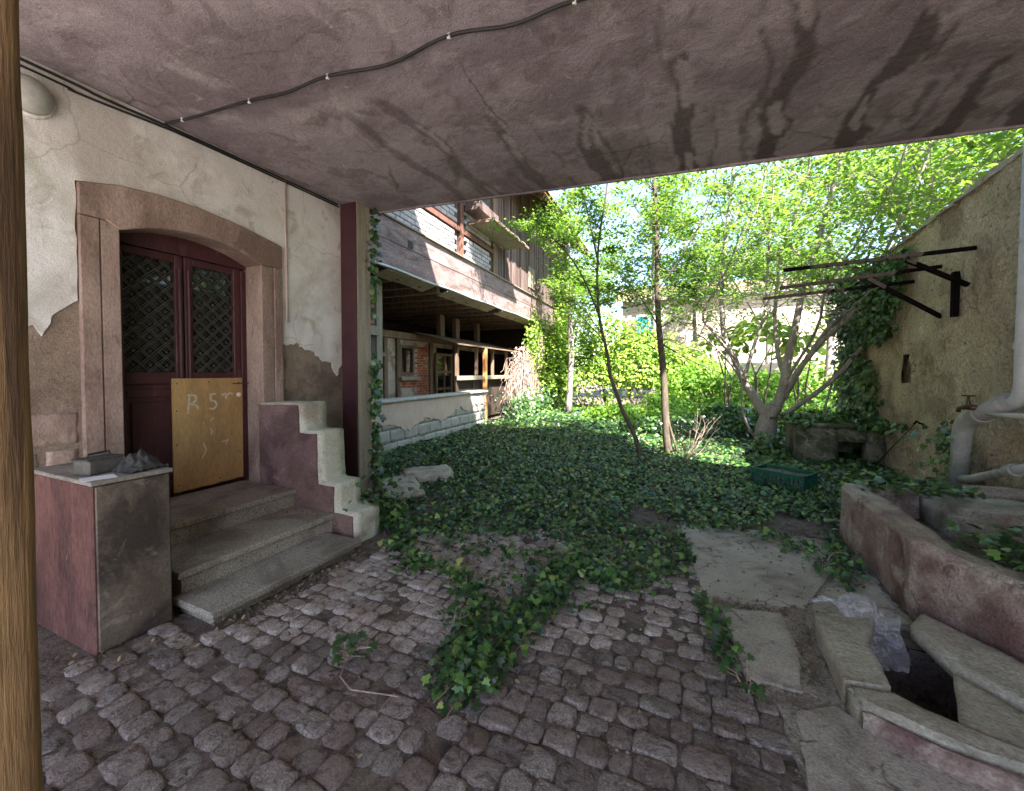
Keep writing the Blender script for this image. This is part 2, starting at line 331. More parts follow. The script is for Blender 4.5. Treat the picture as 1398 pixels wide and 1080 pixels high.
def thing(name, label, cat, loc=(0, 0, 0), rz=0, group=None):
    o = bpy.data.objects.new(name, None); COL.objects.link(o); o.location = loc; o.rotation_euler = (0, 0, rz)
    o.empty_display_size = .1
    return tag(o, label, cat, group)
def box(name, a, b, m, parent=None, bevel=0, **k):
    mb = MB(); mb.box(a, b); return mb.build(name, m, parent, bevel=bevel, **k)
def rough_solid(mb, name, m, parent=None, cut=.06, amp=.01, freq=4, bevel=.02, smooth=True, kind=None, amp2=0, label=None):
    """bevelled, subdivided and worn by noise"""
    me = mb.mesh(name, m, bevel=bevel, seg=2)
    bm = bmesh.new(); bm.from_mesh(me); bmesh.ops.remove_doubles(bm, verts=bm.verts, dist=1e-4)
    bmesh.ops.triangulate(bm, faces=[f for f in bm.faces if len(f.verts) > 4])
    for _ in range(5):
        ed = [e for e in bm.edges if e.calc_length() > cut]
        if not ed or len(bm.verts) > 30000: break
        bmesh.ops.subdivide_edges(bm, edges=ed, cuts=1, use_grid_fill=True)
    bmesh.ops.triangulate(bm, faces=[f for f in bm.faces if len(f.verts) > 4])
    bm.normal_update()
    for v in bm.verts:
        p = v.co * freq; n = mn.fractal(p + Vector((3, 1, 7)), 1.0, 2.0, 4)
        v.co += v.normal * (n * amp) + (Vector((0, 0, mn.noise(v.co * 1.7) * amp2)) if amp2 else Vector())
    bm.to_mesh(me); bm.free()
    if smooth: me.shade_smooth()
    o = link(name, me, parent)
    if kind: o['kind'] = kind
    if label: o['label'] = label
    return o
def raw_mesh(name, V, F, m, smooth=False):
    """V (n,3) array, F (k,c) array of equal-size polygons"""
    me = bpy.data.meshes.new(name); V = np.asarray(V, np.float32); F = np.asarray(F, np.int32); k, c = F.shape
    me.vertices.add(len(V)); me.vertices.foreach_set('co', V.ravel())
    me.loops.add(k * c); me.loops.foreach_set('vertex_index', F.ravel())
    me.polygons.add(k); me.polygons.foreach_set('loop_start', np.arange(0, k * c, c, dtype=np.int32))
    try: me.polygons.foreach_set('loop_total', np.full(k, c, np.int32))
    except Exception: pass
    me.update(calc_edges=True); me.materials.append(m)
    if smooth: me.shade_smooth()
    return me
# leaf shapes: x across, y along, z up; stem at origin
IVY_V = np.array([(0, 0, 0), (.30, -.08, -.03), (.50, .20, -.05), (.28, .34, .02), (.34, .66, -.03), (.12, .62, .03), (0, 1, -.08),
                  (-.12, .62, .03), (-.34, .66, -.03), (-.28, .34, .02), (-.50, .20, -.05), (-.30, -.08, -.03), (0, .35, .05)], float)
IVY_F = np.array([(12, i, i + 1) for i in range(0, 11)] + [(12, 11, 0)])
OV_V = np.array([(0, 0, 0), (.26, .35, -.02), (.2, .72, -.04), (0, 1, -.08), (-.2, .72, -.04), (-.26, .35, -.02), (0, .5, .05)], float)
OV_F = np.array([(6, i, i + 1) for i in range(5)] + [(6, 5, 0)])
RH_V = np.array([(0, 0, 0), (.3, .5, -.06), (0, 1, 0), (-.3, .5, -.06)], float)
RH_F = np.array([(0, 1, 2), (0, 2, 3)])
BIG_V = np.array([(0, 0, 0), (.35, .1, -.03), (.45, .45, -.05), (.3, .8, -.06), (0, 1.05, -.12), (-.3, .8, -.06), (-.45, .45, -.05), (-.35, .1, -.03), (0, .5, .06)], float)
BIG_F = np.array([(8, i, i + 1) for i in range(7)] + [(8, 7, 0)])
def norm(a): return a / np.maximum(np.linalg.norm(a, axis=-1, keepdims=True), 1e-9)
def leaves_arrays(tv, tf, pos, nrm, size, droop=None):
    n = len(pos); nrm = norm(nrm)
    t = rng.normal(size=(n, 3))
    if droop is not None: t = t * .6 + np.asarray(droop)
    y = norm(t - nrm * (t * nrm).sum(1, keepdims=True)); x = np.cross(y, nrm)
    Rm = np.stack([x, y, nrm], 2)                                # columns
    tvj = tv[None] * size[:, None, None]
    V = np.einsum('nij,nkj->nki', Rm, tvj) + pos[:, None, :]
    F = tf[None] + (np.arange(n) * len(tv))[:, None, None]
    return V.reshape(-1, 3), F.reshape(-1, tf.shape[1])
def leaves(name, tmpl, pos, nrm, size, m, parent=None, kind=None, droop=None):
    V, F = leaves_arrays(*tmpl, np.asarray(pos, float), np.asarray(nrm, float), np.asarray(size, float), droop)
    o = link(name, raw_mesh(name, V, F, m), parent)
    if kind: o['kind'] = kind
    return o
IVY = (IVY_V, IVY_F); OV = (OV_V, OV_F); RH = (RH_V, RH_F); BIG = (BIG_V, BIG_F)
def inpoly(px, py, poly):
    px = np.asarray(px); py = np.asarray(py); r = np.zeros(px.shape, bool); n = len(poly)
    for i in range(n):
        x0, y0 = poly[i]; x1, y1 = poly[(i + 1) % n]
        c = ((y0 > py) != (y1 > py)) & (px < (x1 - x0) * (py - y0) / (y1 - y0 + 1e-12) + x0); r ^= c
    return r
def smooth_noise(x, y, f=1., seed=0):
    return np.array([mn.noise(Vector((a * f + seed, b * f - seed, seed * .37))) for a, b in zip(np.ravel(x), np.ravel(y))]).reshape(np.shape(x))

# ================================================================== THE GROUND
WELL = [(.80, 2.72), (.77, 2.28), (.92, 2.17), (1.35, 2.10), (1.6, 2.1), (1.5, 2.45), (1.22, 2.88), (.95, 2.93)]
def axis(lo, a, b, hi, step, k):
    l = a - np.geomspace(step, a - lo, k)[::-1]; r_ = b + np.geomspace(step, hi - b, k)
    return np.concatenate([l, np.arange(a, b + step / 2, step), r_])
gx = axis(-150, -4.2, 2.6, 150, .05, 22); gy = axis(-60, -.2, 6.4, 400, .05, 26)
GX, GY = np.meshgrid(gx, gy)
GZ = np.zeros_like(GX)
near = (GX > -4.3) & (GX < 2.7) & (GY > -.4) & (GY < 6.6)
GZ[near] = smooth_noise(GX[near], GY[near], 3.2) * .008 + smooth_noise(GX[near], GY[near], 14, 5) * .006 + .001
nyy, nxx = GX.shape
idx = np.arange(nyy * nxx).reshape(nyy, nxx)
Fq = np.stack([idx[:-1, :-1], idx[:-1, 1:], idx[1:, 1:], idx[1:, :-1]], -1).reshape(-1, 4)
cxq = (GX[:-1, :-1] + GX[1:, 1:]).ravel() / 2; cyq = (GY[:-1, :-1] + GY[1:, 1:]).ravel() / 2
wc = (1.1, 2.5); shr = WELL
Fq = Fq[~inpoly(cxq, cyq, shr)]
ground = link('ground', raw_mesh('ground', np.stack([GX.ravel(), GY.ravel(), GZ.ravel()], 1), Fq, M['soil'], True))
ground['kind'] = 'structure'

# cobblestones, laid in rows across the passage
def cobble_mesh(i):
    n = 12; r_ = random.Random(i * 13 + 5); V = []; F = []
    ex = r_.uniform(3.2, 7); wob = [1 + r_.uniform(-.08, .08) for _ in range(n)]; tilt = (r_.uniform(-.1, .1), r_.uniform(-.1, .1))
    for (sc, z) in ((1.0, -.05), (.99, .010), (.90, .024), (.70, .029)):
        for k in range(n):
            a = 2 * math.pi * (k + .5) / n; c, s_ = math.cos(a), math.sin(a)
            rr = (abs(c) ** ex + abs(s_) ** ex) ** (-1 / ex) * wob[k] * sc
            x, y = c * rr * .5, s_ * rr * .5
            V.append((x, y, z + (x * tilt[0] * .2 + y * tilt[1] * .2 + r_.uniform(-.005, .005)) * (z > 0)))
    V.append((0, 0, .031 + r_.uniform(-.010, .004)))
    for j in range(3):
        for k in range(n):
            a = j * n + k; b = j * n + (k + 1) % n; F.append((a, b, b + n, a + n))
    for k in range(n): F.append((3 * n + k, 3 * n + (k + 1) % n, 4 * n))
    me = bpy.data.meshes.new('cobblestone'); me.from_pydata(V, [], F); me.materials.append(M['cobble']); me.shade_smooth(); return me
CM = [cobble_mesh(i) for i in range(16)]
PATH_L = [(1.75, .38), (2.1, .38), (2.43, .25), (2.9, .10), (3.3, -.02), (3.82, -.13), (4.3, -.2)]
def path_left(y): return np.interp(y, [p[0] for p in PATH_L], [p[1] for p in PATH_L])
stones = []
y = .42; row = 0
while y < 4.3:
    ph = .112 if y < 1.7 else .104
    ph *= random.uniform(.94, 1.07)
    x = -3.9 + random.uniform(0, .2)
    while x < path_left(y) - .04:
        L_ = random.choice((.09, .105, .12, .135, .155)) * random.uniform(.88, 1.14)
        cx_ = x + L_ / 2; yy = y + .05 * math.sin(cx_ * 1.3 + row * .05) + random.uniform(-.008, .008) - .02 * cx_
        blocked = (cx_ < -2.50 and yy > 1.36) or (cx_ < -2.82 and .95 < yy < 1.4) or (yy > 2.45 and cx_ < -2.44 + (yy - 2.6) * .1 and yy < 4.1) or (cx_ < -3.2 and yy > 1.3)
        hid = yy > 3.75 or (cx_ < -2 and yy > 3.2)
        if not blocked and not hid and cx_ + L_ / 2 < path_left(yy) + .05 and random.random() > .015:
            stones.append((cx_, yy, L_ * 1.04, ph * 1.07, random.uniform(-.09, .09)))
        x += L_ + random.uniform(.0, .008)
    y += ph + .004; row += 1
vis = lambda s_: s_[1] > .5 and s_[0] > -2.2 * s_[1] - 1.0
stones = [s_ for s_ in stones if vis(s_)]
fx, fy = -math.sin(R(24.7)), math.cos(R(24.7))
stones.sort(key=lambda s_: s_[0] * fx + s_[1] * fy)
rest = MB()
for i, (x, y, l, h, a) in enumerate(stones):
    me = CM[random.randrange(16)]; sc = (l, h, random.uniform(.50, .78)); rot = a + random.choice((0, math.pi)); z = random.uniform(-.016, .004)
    # worn, half buried stones in the middle of the passage near the path
    if x > -.55 and y > 2.0: z -= .003
    if i < 300: link('cobblestone', me, ground, (x, y, z), (random.uniform(-.03, .03), random.uniform(-.03, .03), rot), sc)
    else:
        mw = Matrix.Translation((x, y, z)) @ Matrix.Rotation(rot, 4, 'Z') @ Matrix.Diagonal((*sc, 1))
        rest.add([mw @ v.co for v in me.vertices], [tuple(p.vertices) for p in me.polygons])
M['cobble_far'] = mat('cobble_stone_far', (.30, .245, .22), (.54, .47, .43), 14, .9, 1.0, 90, .006, spec=.15, world=True,
                      stains=(((.13, .098, .085), 17, .52, .62, .7), ((.26, .18, .15), 3, .5, .6, .5), ((.55, .49, .44), 34, .6, .7, .4)), grain=.3, coarse=(24, .9, .012))
if rest.v: rest.build('cobblestones_beyond', M['cobble_far'], ground, smooth=True, kind='stuff')

# concrete path pads
def ragged(pts, amp, cut, closed=True, rnd=random):
    out = []; n = len(pts)
    for i in range(n if closed else n - 1):
        p = Vector(pts[i]); q = Vector(pts[(i + 1) % n]); k = max(1, int((q - p).length / cut))
        for j in range(k):
            t = j / k; c = p.lerp(q, t); d = Vector((rnd.uniform(-amp, amp), rnd.uniform(-amp, amp)))
            out.append(tuple(c + (d if j else d * .3)))
    if not closed: out.append(tuple(pts[-1]))
    return out
def pad(pts, top, name='slab'):
    cx_ = sum(p[0] for p in pts) / len(pts); cy_ = sum(p[1] for p in pts) / len(pts); pts = [(cx_ + (p[0] - cx_) * 1.03, cy_ + (p[1] - cy_) * 1.03) for p in pts]
    mb = MB(); mb.prism(ragged(pts, .008, .05), -.04, top)
    return mb.build(name, M['concrete'], path, bevel=.003)
path = thing('concrete_path', None, None); path['kind'] = 'structure'
for k_ in ('label', 'category'):
    if k_ in path: del path[k_]
M['dust'] = mat('dusty_bed', (.27, .235, .195), (.46, .405, .345), 3, .95, 1.0, 70, .012, world=True, stains=(((.13, .10, .08), 5, .54, .62, .7), ((.55, .49, .42), 16, .6, .66, .5)), grain=.35, coarse=(20, 1.0, .03))
mb = MB(); mb.prism(ragged([(-.12, 4.4), (1.15, 4.45), (1.16, 3.1), (.62, 2.9), (.6, 2.2), (1.2, 2.0), (2.6, 1.9), (2.6, -.5), (.34, -.5), (.36, 1.75), (.34, 2.1), (.22, 2.43), (.08, 2.9)], .02, .05), -.04, .011); mb.build('dusty_bed', M['dust'], path)
pad([(-.16, 4.35), (.62, 4.4), (1.0, 4.0), (.80, 3.52), (.60, 3.10), (.22, 2.98), (.05, 3.0), (-.02, 3.4)], .022)
pad([(.14, 2.86), (.46, 2.93), (.485, 2.55), (.44, 2.26), (.22, 2.26)], .024)
pad([(.60, 2.98), (.82, 3.45), (1.12, 3.6), (1.13, 3.15), (.95, 3.06), (.62, 2.93)], .016)
pad([(.42, 2.10), (.57, 2.2), (.70, 2.12), (1.0, 2.06), (1.7, 1.85), (2.3, 1.2), (2.3, .5), (.38, .5), (.38, 1.7)], .019)

mb = MB(); mb.box((-12, -12, -.04), (12, -.55, .012)); bounce_ground = mb.build('bounce_pavement', M['bounce_paving']); bounce_ground['kind'] = 'structure'  # unseen pale ground added behind the camera to bounce sunlight into the passage
# loose soil clods, gravel and dry litter in the seams
def litter(n, area, size, m, name, tm=RH, zt=.02):
    pts = []
    while len(pts) < n:
        x0, y0, x1, y1, s_ = random.choice(area)
        t = random.random(); pts.append((x0 + (x1 - x0) * t + random.gauss(0, s_), y0 + (y1 - y0) * t + random.gauss(0, s_), zt + random.uniform(0, .012)))
    P = np.array(pts); N = rng.normal(size=P.shape) * .5 + (0, 0, 1)
    return leaves(name, tm, P, N, rng.uniform(*size, len(P)), m)
tag(litter(1700, [(-2.5, 1.35, -2.5, 2.6, .05), (-2.52, 1.4, -2.5, 2.6, .025), (-2.0, 2.7, -.4, 3.1, .2), (.0, 3.0, .9, 4.2, .3), (-2.4, 2.6, -2.1, 3.3, .08), (.05, 2.9, .75, 3.0, .03), (.5, 2.3, .55, 2.9, .03),
                 (-1.8, 1.1, -.4, 2.9, .5), (.7, 3.3, 1.1, 4.4, .15), (-2.9, .9, -2.5, 1.3, .08), (.6, 4.8, 1.3, 5.6, .35), (.4, 4, 1, 4.6, .2)],
            (.010, .036), M['drylitter'], 'leaf_litter', OV, .018), kind='stuff')
for z0, x0, x1 in ((.102, -2.95, -2.6), (.252, -3.4, -2.96), (.412, -4.1, -3.46)):
    o = litter(46, [(x0, 1.5, x0, 2.58, .05), (x0, 2.55, x1, 2.57, .03), (x0, 2.4, x1, 2.5, .12)], (.008, .026), M['drylitter'], 'leaf_litter', OV, z0)
    bad_ = None; o['kind'] = 'stuff'
gp = MB()
for i in range(900):
    x0, y0, x1, y1, s_ = random.choice([(.05, 2.93, .75, 3.0, .025), (.52, 2.3, .58, 2.95, .03), (.4, 1.6, .42, 2.2, .03), (-2.42, 1.4, -2.5, 2.5, .04), (.8, 3.6, 1.1, 4.4, .1), (-1.5, 1.2, -.3, 2.8, .5), (.2, 2.2, .6, 2.2, .03)])
    t = random.random(); x = x0 + (x1 - x0) * t + random.gauss(0, s_); y = y0 + (y1 - y0) * t + random.gauss(0, s_); r_ = random.uniform(.003, .010)
    gp.add([(x + r_, y, .01), (x, y + r_, .012), (x - r_, y, .01), (x, y - r_ * .8, .011), (x, y, .012 + r_)], [(0, 1, 4), (1, 2, 4), (2, 3, 4), (3, 0, 4)])
tag(gp.build('gravel', M['render']), kind='stuff')

# ================================================================== PASSAGE: ceiling, left wall
# ceiling slab: fine underside grid carrying the wet stains
cxs = np.arange(-3.95, 2.66, .03); cvs = np.linspace(0, 1, 300)
CX, CV = np.meshgrid(cxs, cvs)
edge = 4.02 + (CX + 3.95) * .131
CY = -2.4 + (edge + 2.4) * CV
CZ = np.full_like(CX, 3.52)
small = np.abs(CY) < 6
nz = lambda f, s_: smooth_noise(CX, CY, f, s_)
N1, N2, N3 = nz(1.6, 2), nz(4.5, 9), nz(11, 4)
CZ -= .012 * N1 + .004 * N2
wet = np.zeros_like(CX); lime = np.zeros_like(CX)
def streak(x0, y0, y1, w0, w1, amp=1., island=0.):
    global wet, lime
    t = np.clip((CY - y0) / (y1 - y0), 0, 1); c = x0 + .07 * N1 + .035 * N2 + (.03 * np.sin(CY * 5 + x0 * 9))
    wd = (w0 + (w1 - w0) * t) * (1 + .6 * N2 + .35 * N3)
    d = np.abs(CX - c); m_ = np.clip((wd - d) / .02, 0, 1) * np.clip((CY - y0 + .15 * N2) / .1, 0, 1) * np.clip((y1 + .2 - CY) / .08, 0, 1)
    if island:
        di = np.abs(CX - c - .01); hole = np.clip((island * (1 + .8 * N2) * np.clip(np.sin((CY - y0) * 5.2 + x0) * 1.6, 0, 1) - di) / .015, 0, 1); lime = np.maximum(lime, hole * m_ * .8); m_ = m_ * (1 - hole)
    lime = np.maximum(lime, np.clip(1 - np.abs(d - wd - .02) / .02, 0, 1) * .35 * np.clip((CY - y0) / .2, 0, 1) * amp)
    wet = np.maximum(wet, m_ * amp)
for a in ((.53, 2.6, 4.9, .055, .10, 1, .05), (1.13, 2.9, 4.95, .05, .11, 1, .045), (1.80, 3.75, 4.95, .04, .13, 1, 0), (-.17, 2.95, 4.6, .05, .10, .95, .055),
          (-.90, 3.1, 4.5, .04, .10, .85, .04), (-1.58, 2.9, 4.5, .03, .09, .7, .03), (-2.18, 2.4, 4.3, .05, .08, .65, .03),
          (-2.55, 2.5, 4.2, .04, .06, .6, 0), (1.43, 3.95, 4.2, .03, .03, .8, 0), (1.33, 3.35, 3.45, .03, .03, .9, 0), (2.3, 4.2, 4.95, .05, .12, .9, 0),
          (-.22, 2.5, 2.95, .02, .03, .5, 0), (.35, 2.85, 3.9, .02, .035, .8, 0), (-.75, 3.4, 4.4, .02, .03, .8, 0), *[(random.Random(k).uniform(-3, 2.4), random.Random(k + 50).uniform(3.2, 4.1), random.Random(k + 90).uniform(4.3, 4.9), .012, random.Random(k + 7).uniform(.02, .05), .6, 0) for k in range(14)]):
    streak(a[0], a[1] - .1, a[2], a[3] * 1.1, a[4] * 1.1, *a[5:])
idx = np.arange(CX.size).reshape(CX.shape)
Fc = np.stack([idx[:-1, :-1], idx[1:, :-1], idx[1:, 1:], idx[:-1, 1:]], -1).reshape(-1, 4)
cme = raw_mesh('ceiling', np.stack([CX.ravel(), CY.ravel(), CZ.ravel()], 1), Fc, M['ceiling'], True)
for nm, ar in (('wet', wet), ('lime', lime)):
    at = cme.attributes.new(nm, 'FLOAT', 'POINT'); at.data.foreach_set('value', ar.ravel().astype(np.float32))
ceil = link('ceiling', cme); ceil['kind'] = 'structure'
mb = MB(); mb.prism([(-4.5, -2.4), (2.95, -2.4), (2.95, 4.925), (-3.95, 4.02), (-4.5, 3.95)], 3.545, 3.78); mb.build('slab', M['ceiling'], ceil)
mb = MB(); mb.prism([(-3.95, 4.0), (2.7, 4.87), (2.7, 4.895), (-3.95, 4.025)], 3.50, 3.56); mb.build('slab_edge', M['ceiling'], ceil)

# the house above and beside the passage
house = thing('passage_house', 'old plastered house wall on the left of the passage, with peeling render', 'house')
mb = MB()
mb.box((-8.2, -2.4, -.1), (-3.962, 1.57, 3.6)); mb.box((-8.2, 2.66, -.1), (-3.962, 3.66, 3.6)); mb.box((-8.2, 1.57, 2.68), (-3.962, 2.66, 3.6))
mb.box((-8.2, 1.57, -.1), (-4.32, 2.66, 2.68)); mb.box((-8.2, 3.66, -.1), (-4.2, 3.9, 3.6))
mb.build('wall', M['render'], house)
box('upper_storey', (-8.2, -2.4, 3.79), (2.95, 4.0, 8.4), M['plaster'], house)
box('roof', (-8.4, -2.7, 8.4), (3.2, 4.5, 8.65), M['rooftile'], house)
# plaster sheet, 12 mm proud, ragged where it has fallen away (Y, z)
low_left = ragged([(-.4, 1.7), (.6, 1.75), (1.0, 1.78), (1.13, 1.81), (1.17, 1.74), (1.21, 1.86), (1.27, 1.93), (1.345, 2.0)], .012, .03, False)
low_right = ragged([(2.885, 1.84), (2.93, 1.78), (3.05, 1.82), (3.15, 1.74), (3.28, 1.72), (3.38, 1.62), (3.50, 1.62), (3.58, 1.46), (3.655, 1.60)], .018, .03, False)
arch = [(1.345, 2.83), (1.58, 2.885), (1.82, 2.91), (2.1, 2.91), (2.48, 2.87), (2.885, 2.80)]
poly = [(-2.4, 3.52), (-2.4, 1.6)] + low_left + ragged([(1.345, 2.02), (1.345, 2.83)], .006, .08, False) + arch[1:] + ragged([(2.885, 2.78), (2.885, 1.86)], .006, .08, False) + low_right + [(3.655, 3.52)]
mb = MB(); mb.prism(poly, 0, .012)
me = mb.mesh('plaster', M['plaster']); 
for v in me.vertices: v.co = Vector((-3.962 + v.co.z, v.co.x, v.co.y))
bm = bmesh.new(); bm.from_mesh(me); bmesh.ops.recalc_face_normals(bm, faces=bm.faces); bm.to_mesh(me); bm.free()
link('plaster', me, house)
# rough stones showing low on the wall left of the door
for (a, b, c, d) in ((.60, .98, .99, 1.25), (.99, 1.35, .99, 1.24), (.75, 1.15, .72, .985), (1.155, 1.35, .72, .985)):
    mb = MB(); mb.box((-3.99, a + .006, c + .006), (-3.957, b - .006, d - .006)); rough_solid(mb, 'stone', M['sandstone'], house, .04, .010, 8, .012)
# right part: brown render rests against a small stone at the reveal foot
# ---- sandstone surround
sur = thing('door_surround', 'sandstone door surround with arched lintel around the dark red door', 'door frame')
def yz_prism(name, pts, x0, x1, m, parent, bevel=.006, **k):
    mb = MB(); mb.prism(pts, 0, x1 - x0); me = mb.mesh(name, m)
    for v in me.vertices: v.co = Vector((x0 + v.co.z, v.co.x, v.co.y))
    bm = bmesh.new(); bm.from_mesh(me); bmesh.ops.recalc_face_normals(bm, faces=bm.faces)
    if bevel: 
        ed = [e for e in bm.edges if len(e.link_faces) == 2 and e.calc_face_angle(0) > .6]
        bmesh.ops.bevel(bm, geom=ed, offset=bevel, segments=1, affect='EDGES')
    bm.to_mesh(me); bm.free(); return link(name, me, parent)
yz_prism('jamb', [(1.355, .15), (1.462, .15), (1.462, 2.60), (1.355, 2.60)], -4.22, -3.925, M['sandstone'], sur)
yz_prism('jamb', [(1.468, .15), (1.575, .15), (1.575, 2.60), (1.468, 2.60)], -4.22, -3.93, M['sandstone'], sur)
yz_prism('jamb', [(2.655, .38), (2.78, .38), (2.78, 2.555), (2.655, 2.555)], -4.22, -3.93, M['sandstone'], sur)
yz_prism('jamb', [(2.785, .38), (2.875, .38), (2.875, 2.56), (2.785, 2.56)], -4.22, -3.925, M['sandstone'], sur)
def archpts(y0, y1, zc, rise, n=12): return [(y0 + (y1 - y0) * i / n, zc + rise * (1 - (2 * i / n - 1) ** 2)) for i in range(n + 1)]
bot = archpts(1.575, 2.655, 2.555, .125)
yz_prism('lintel', [(1.355, 2.605), (1.50, 2.605)] + bot + [(2.875, 2.565)] + [(2.875, 2.79)] + arch[1:-1][::-1] + [(1.355, 2.825)], -4.22, -3.922, M['sandstone'], sur)
# ---- door
door = thing('entrance_door', 'dark red double door with diamond iron grilles and a plywood board', 'door', (-4.2, 1.575, .41))
def dbox(name, y0, z0, y1, z1, x0, x1, m, parent=door, bevel=.004): return box(name, (x0, y0, z0), (x1, y1, z1), m, parent, bevel)
top = [(a - 1.575, b - .41) for a, b in bot]
mb = MB(); mb.box((-.06, 0, 0), (.03, .05, 2.1)); mb.box((-.06, 1.03, 0), (.03, 1.08, 2.1)); mb.build('door_frame', M['doorwood'], door, bevel=.004)
yz_prism('transom', [(.0, 2.118), (1.08, 2.118)] + top[::-1], -.06, .035, M['doorwood'], door, 0)
for (ya, yb) in ((.05, .535), (.545, 1.03)):
    lf = thing('door_leaf', None, None); lf.parent = door
    mb = MB()
    mb.box((-.03, ya, .02), (.015, ya + .065, 2.115)); mb.box((-.03, yb - .065, .02), (.015, yb, 2.115))
    for z0, z1 in ((.02, .14), (.99, 1.09), (2.05, 2.115)): mb.box((-.03, ya + .065, z0), (.013, yb - .065, z1))
    mb.build('leaf_frame', M['doorwood'], lf, bevel=.006)
    mb = MB(); mb.box((-.02, ya + .065, .14), (-.006, yb - .065, .99)); mb.box((-.006, ya + .10, .18), (.008, yb - .10, .84)); mb.box((-.006, ya + .07, .88), (.006, yb - .07, .95))
    mb.build('door_panel', M['doorwood'], lf, bevel=.006)
    box('glass', (-.028, ya + .065, 1.09), (-.022, yb - .065, 2.05), M['glass'], lf)
    mb = MB(); mb.tube([(.022, (yb - .03) if ya < .3 else (ya + .03), .0 + .02), (.022, (yb - .03) if ya < .3 else (ya + .03), 2.0)], .012, 6); mb.build('moulding', M['doorwood'], lf)
    # diamond grille of paired bars
    mb = MB(); y0, y1, z0, z1 = ya + .065, yb - .065, 1.09, 2.05; st = .115
    for sgn in (1, -1):
        c = -2.
        while c < 3.4:
            for off in (-.011, .011):
                seg = []
                for t in np.linspace(y0, y1, 40):
                    z = z0 + sgn * (t - y0) * 1.0 + c + off
                    if z0 <= z <= z1: seg.append((t, z))
                if len(seg) > 1: mb.beam((-.006 + .004 * sgn, *seg[0]), (-.006 + .004 * sgn, *seg[-1]), .008, .007, (1, 0, 0))
            c += st
    mb.build('grille', M['iron'], lf)
    rb = MB()
    for i in range(9):
        for j in range(20):
            yq = y0 + i * st / 2; zq = z0 + (j % 2 == i % 2) * st / 2 + (j // 2) * st
            if yq < y1 and zq < z1 and (i + j) % 2 == 0: rb.box((-.001, yq - .009, zq - .009), (.006, yq + .009, zq + .009))
    rb.build('grille_rosettes', M['iron'], lf)
ply = yz_prism('plywood_board', [(.425, .03)] + ragged([(.425, .035), (1.02, .045)], .008, .05, False) + [(1.025, 1.035), (.425, 1.035)], .018, .034, M['plywood'], door, 0)
ply['label'] = 'bare plywood board screwed over the right door leaf'
scr = MB()
for yy, zz in ((.46, .99), (.72, 1.0), (.99, .99), (.455, .75), (.45, .45), (.99, .3), (.46, .09), (.8, .08)): scr.lathe([(.007, .0), (.005, .005)], 8, (.034, yy, zz), 'X')
scr.build('screws', M['iron'], ply)
kn = MB(); kn.lathe([(.02, 0), (.022, .008), (.012, .014)], 12, (.034, .985, .87), 'X'); kn.build('lock_disc', M['clip'], ply)
hb = MB(); hb.box((.0, .93, .975), (.05, 1.08, .985)); hb.build('hasp', M['iron'], ply)
# faint white spray letters
def strokes(mb, lines, y0, z0, s, x, wd=.017):
    for ln in lines:
        for (a, b), (c, d) in zip(ln[:-1], ln[1:]):
            mb.beam((x, y0 + a * s, z0 + b * s), (x, y0 + c * s, z0 + d * s), .002, wd, (0, -(d - b), (c - a)))
gr = MB()
strokes(gr, [[(0, 0), (.05, .5), (.1, 1)], [(.0, .98), (.35, .95), (.42, .75), (.3, .58), (.1, .5)], [(.1, .5), (.4, .42), (.5, .25), (.45, .2)]], .54, .72, .17, .036)
strokes(gr, [[(.05, 1), (.1, .6), (.3, .62), (.42, .35), (.25, .1), (.0, .15)], [(.0, 1), (.35, 1.05)]], .72, .73, .15, .036)
strokes(gr, [[(0, .8), (.2, 1), (.4, .8), (.6, 1.0), (.9, .9)], [(.3, .9), (.35, .5)]], .83, .78, .11, .036)
strokes(gr, [[(0, .0), (.06, .06)], [(.5, .1), (.7, .35)], [(.45, -.4), (.6, -.6), (.5, -.9)], [(0, -1.4), (.2, -1.9), (-.1, -2.5)], [(1.2, -1.5), (1.7, -1.4), (1.5, -1.7)]], .66, .62, .13, .036, .009)
g_ = gr.build('spray_lettering', M['chalk'], ply)

# ---- granite steps
st = thing('granite_steps', 'three speckled granite steps leading up to the dark red door', 'steps')
def tread(x0, x1, y0, y1, z, nm='tread'): box(nm, (x0, y0, z - .045), (x1, y1, z), M['granite'], st, .007)
tread(-4.19, -3.42, 1.60, 2.618, .41); tread(-3.45, -2.93, 1.42, 2.618, .25); tread(-2.98, -2.56, 1.40, 2.56, .10)
box('riser', (-4.3, 1.62, -.05), (-3.45, 2.618, .364), M['granite'], st); box('riser', (-3.448, 1.45, -.05), (-2.965, 2.618, .204), M['granite'], st)
box('riser', (-2.96, 1.44, -.05), (-2.61, 2.53, .054), M['granite'], st)
# ---- stepped side wall
sw = thing('stepped_side_wall', 'stepped parapet beside the granite steps, dark red face and pale edges', 'low wall')
prof = [(-3.96, -.05), (-3.96, 1.2), (-3.38, 1.215), (-3.36, .955), (-3.14, .96), (-3.12, .50), (-2.93, .50), (-2.93, .265), (-2.70, .265), (-2.70, -.05)]
def xz_prism(name, pts, y0, y1, m, parent, fn):
    mb = MB(); mb.prism(pts, 0, y1 - y0); mb.v = [(a, y0 + c, b) for a, b, c in mb.v]
    mb.f = [f[::-1] for f in mb.f]; return fn(mb)
xz_prism('core', prof, 2.632, 2.93, M['palestep'], sw, lambda mb: rough_solid(mb, 'core', M['palestep'], sw, .07, .006, 6, .012))
prof2 = [(-3.95, -.04), (-3.95, 1.185), (-3.40, 1.195), (-3.385, .94), (-3.16, .94), (-3.145, .485), (-2.95, .48), (-2.95, .25), (-2.725, .245), (-2.725, -.04)]
xz_prism('face', ragged(prof2, .006, .08), 2.618, 2.650, M['darkred'], sw, lambda mb: mb.build('face', M['darkred'], sw))
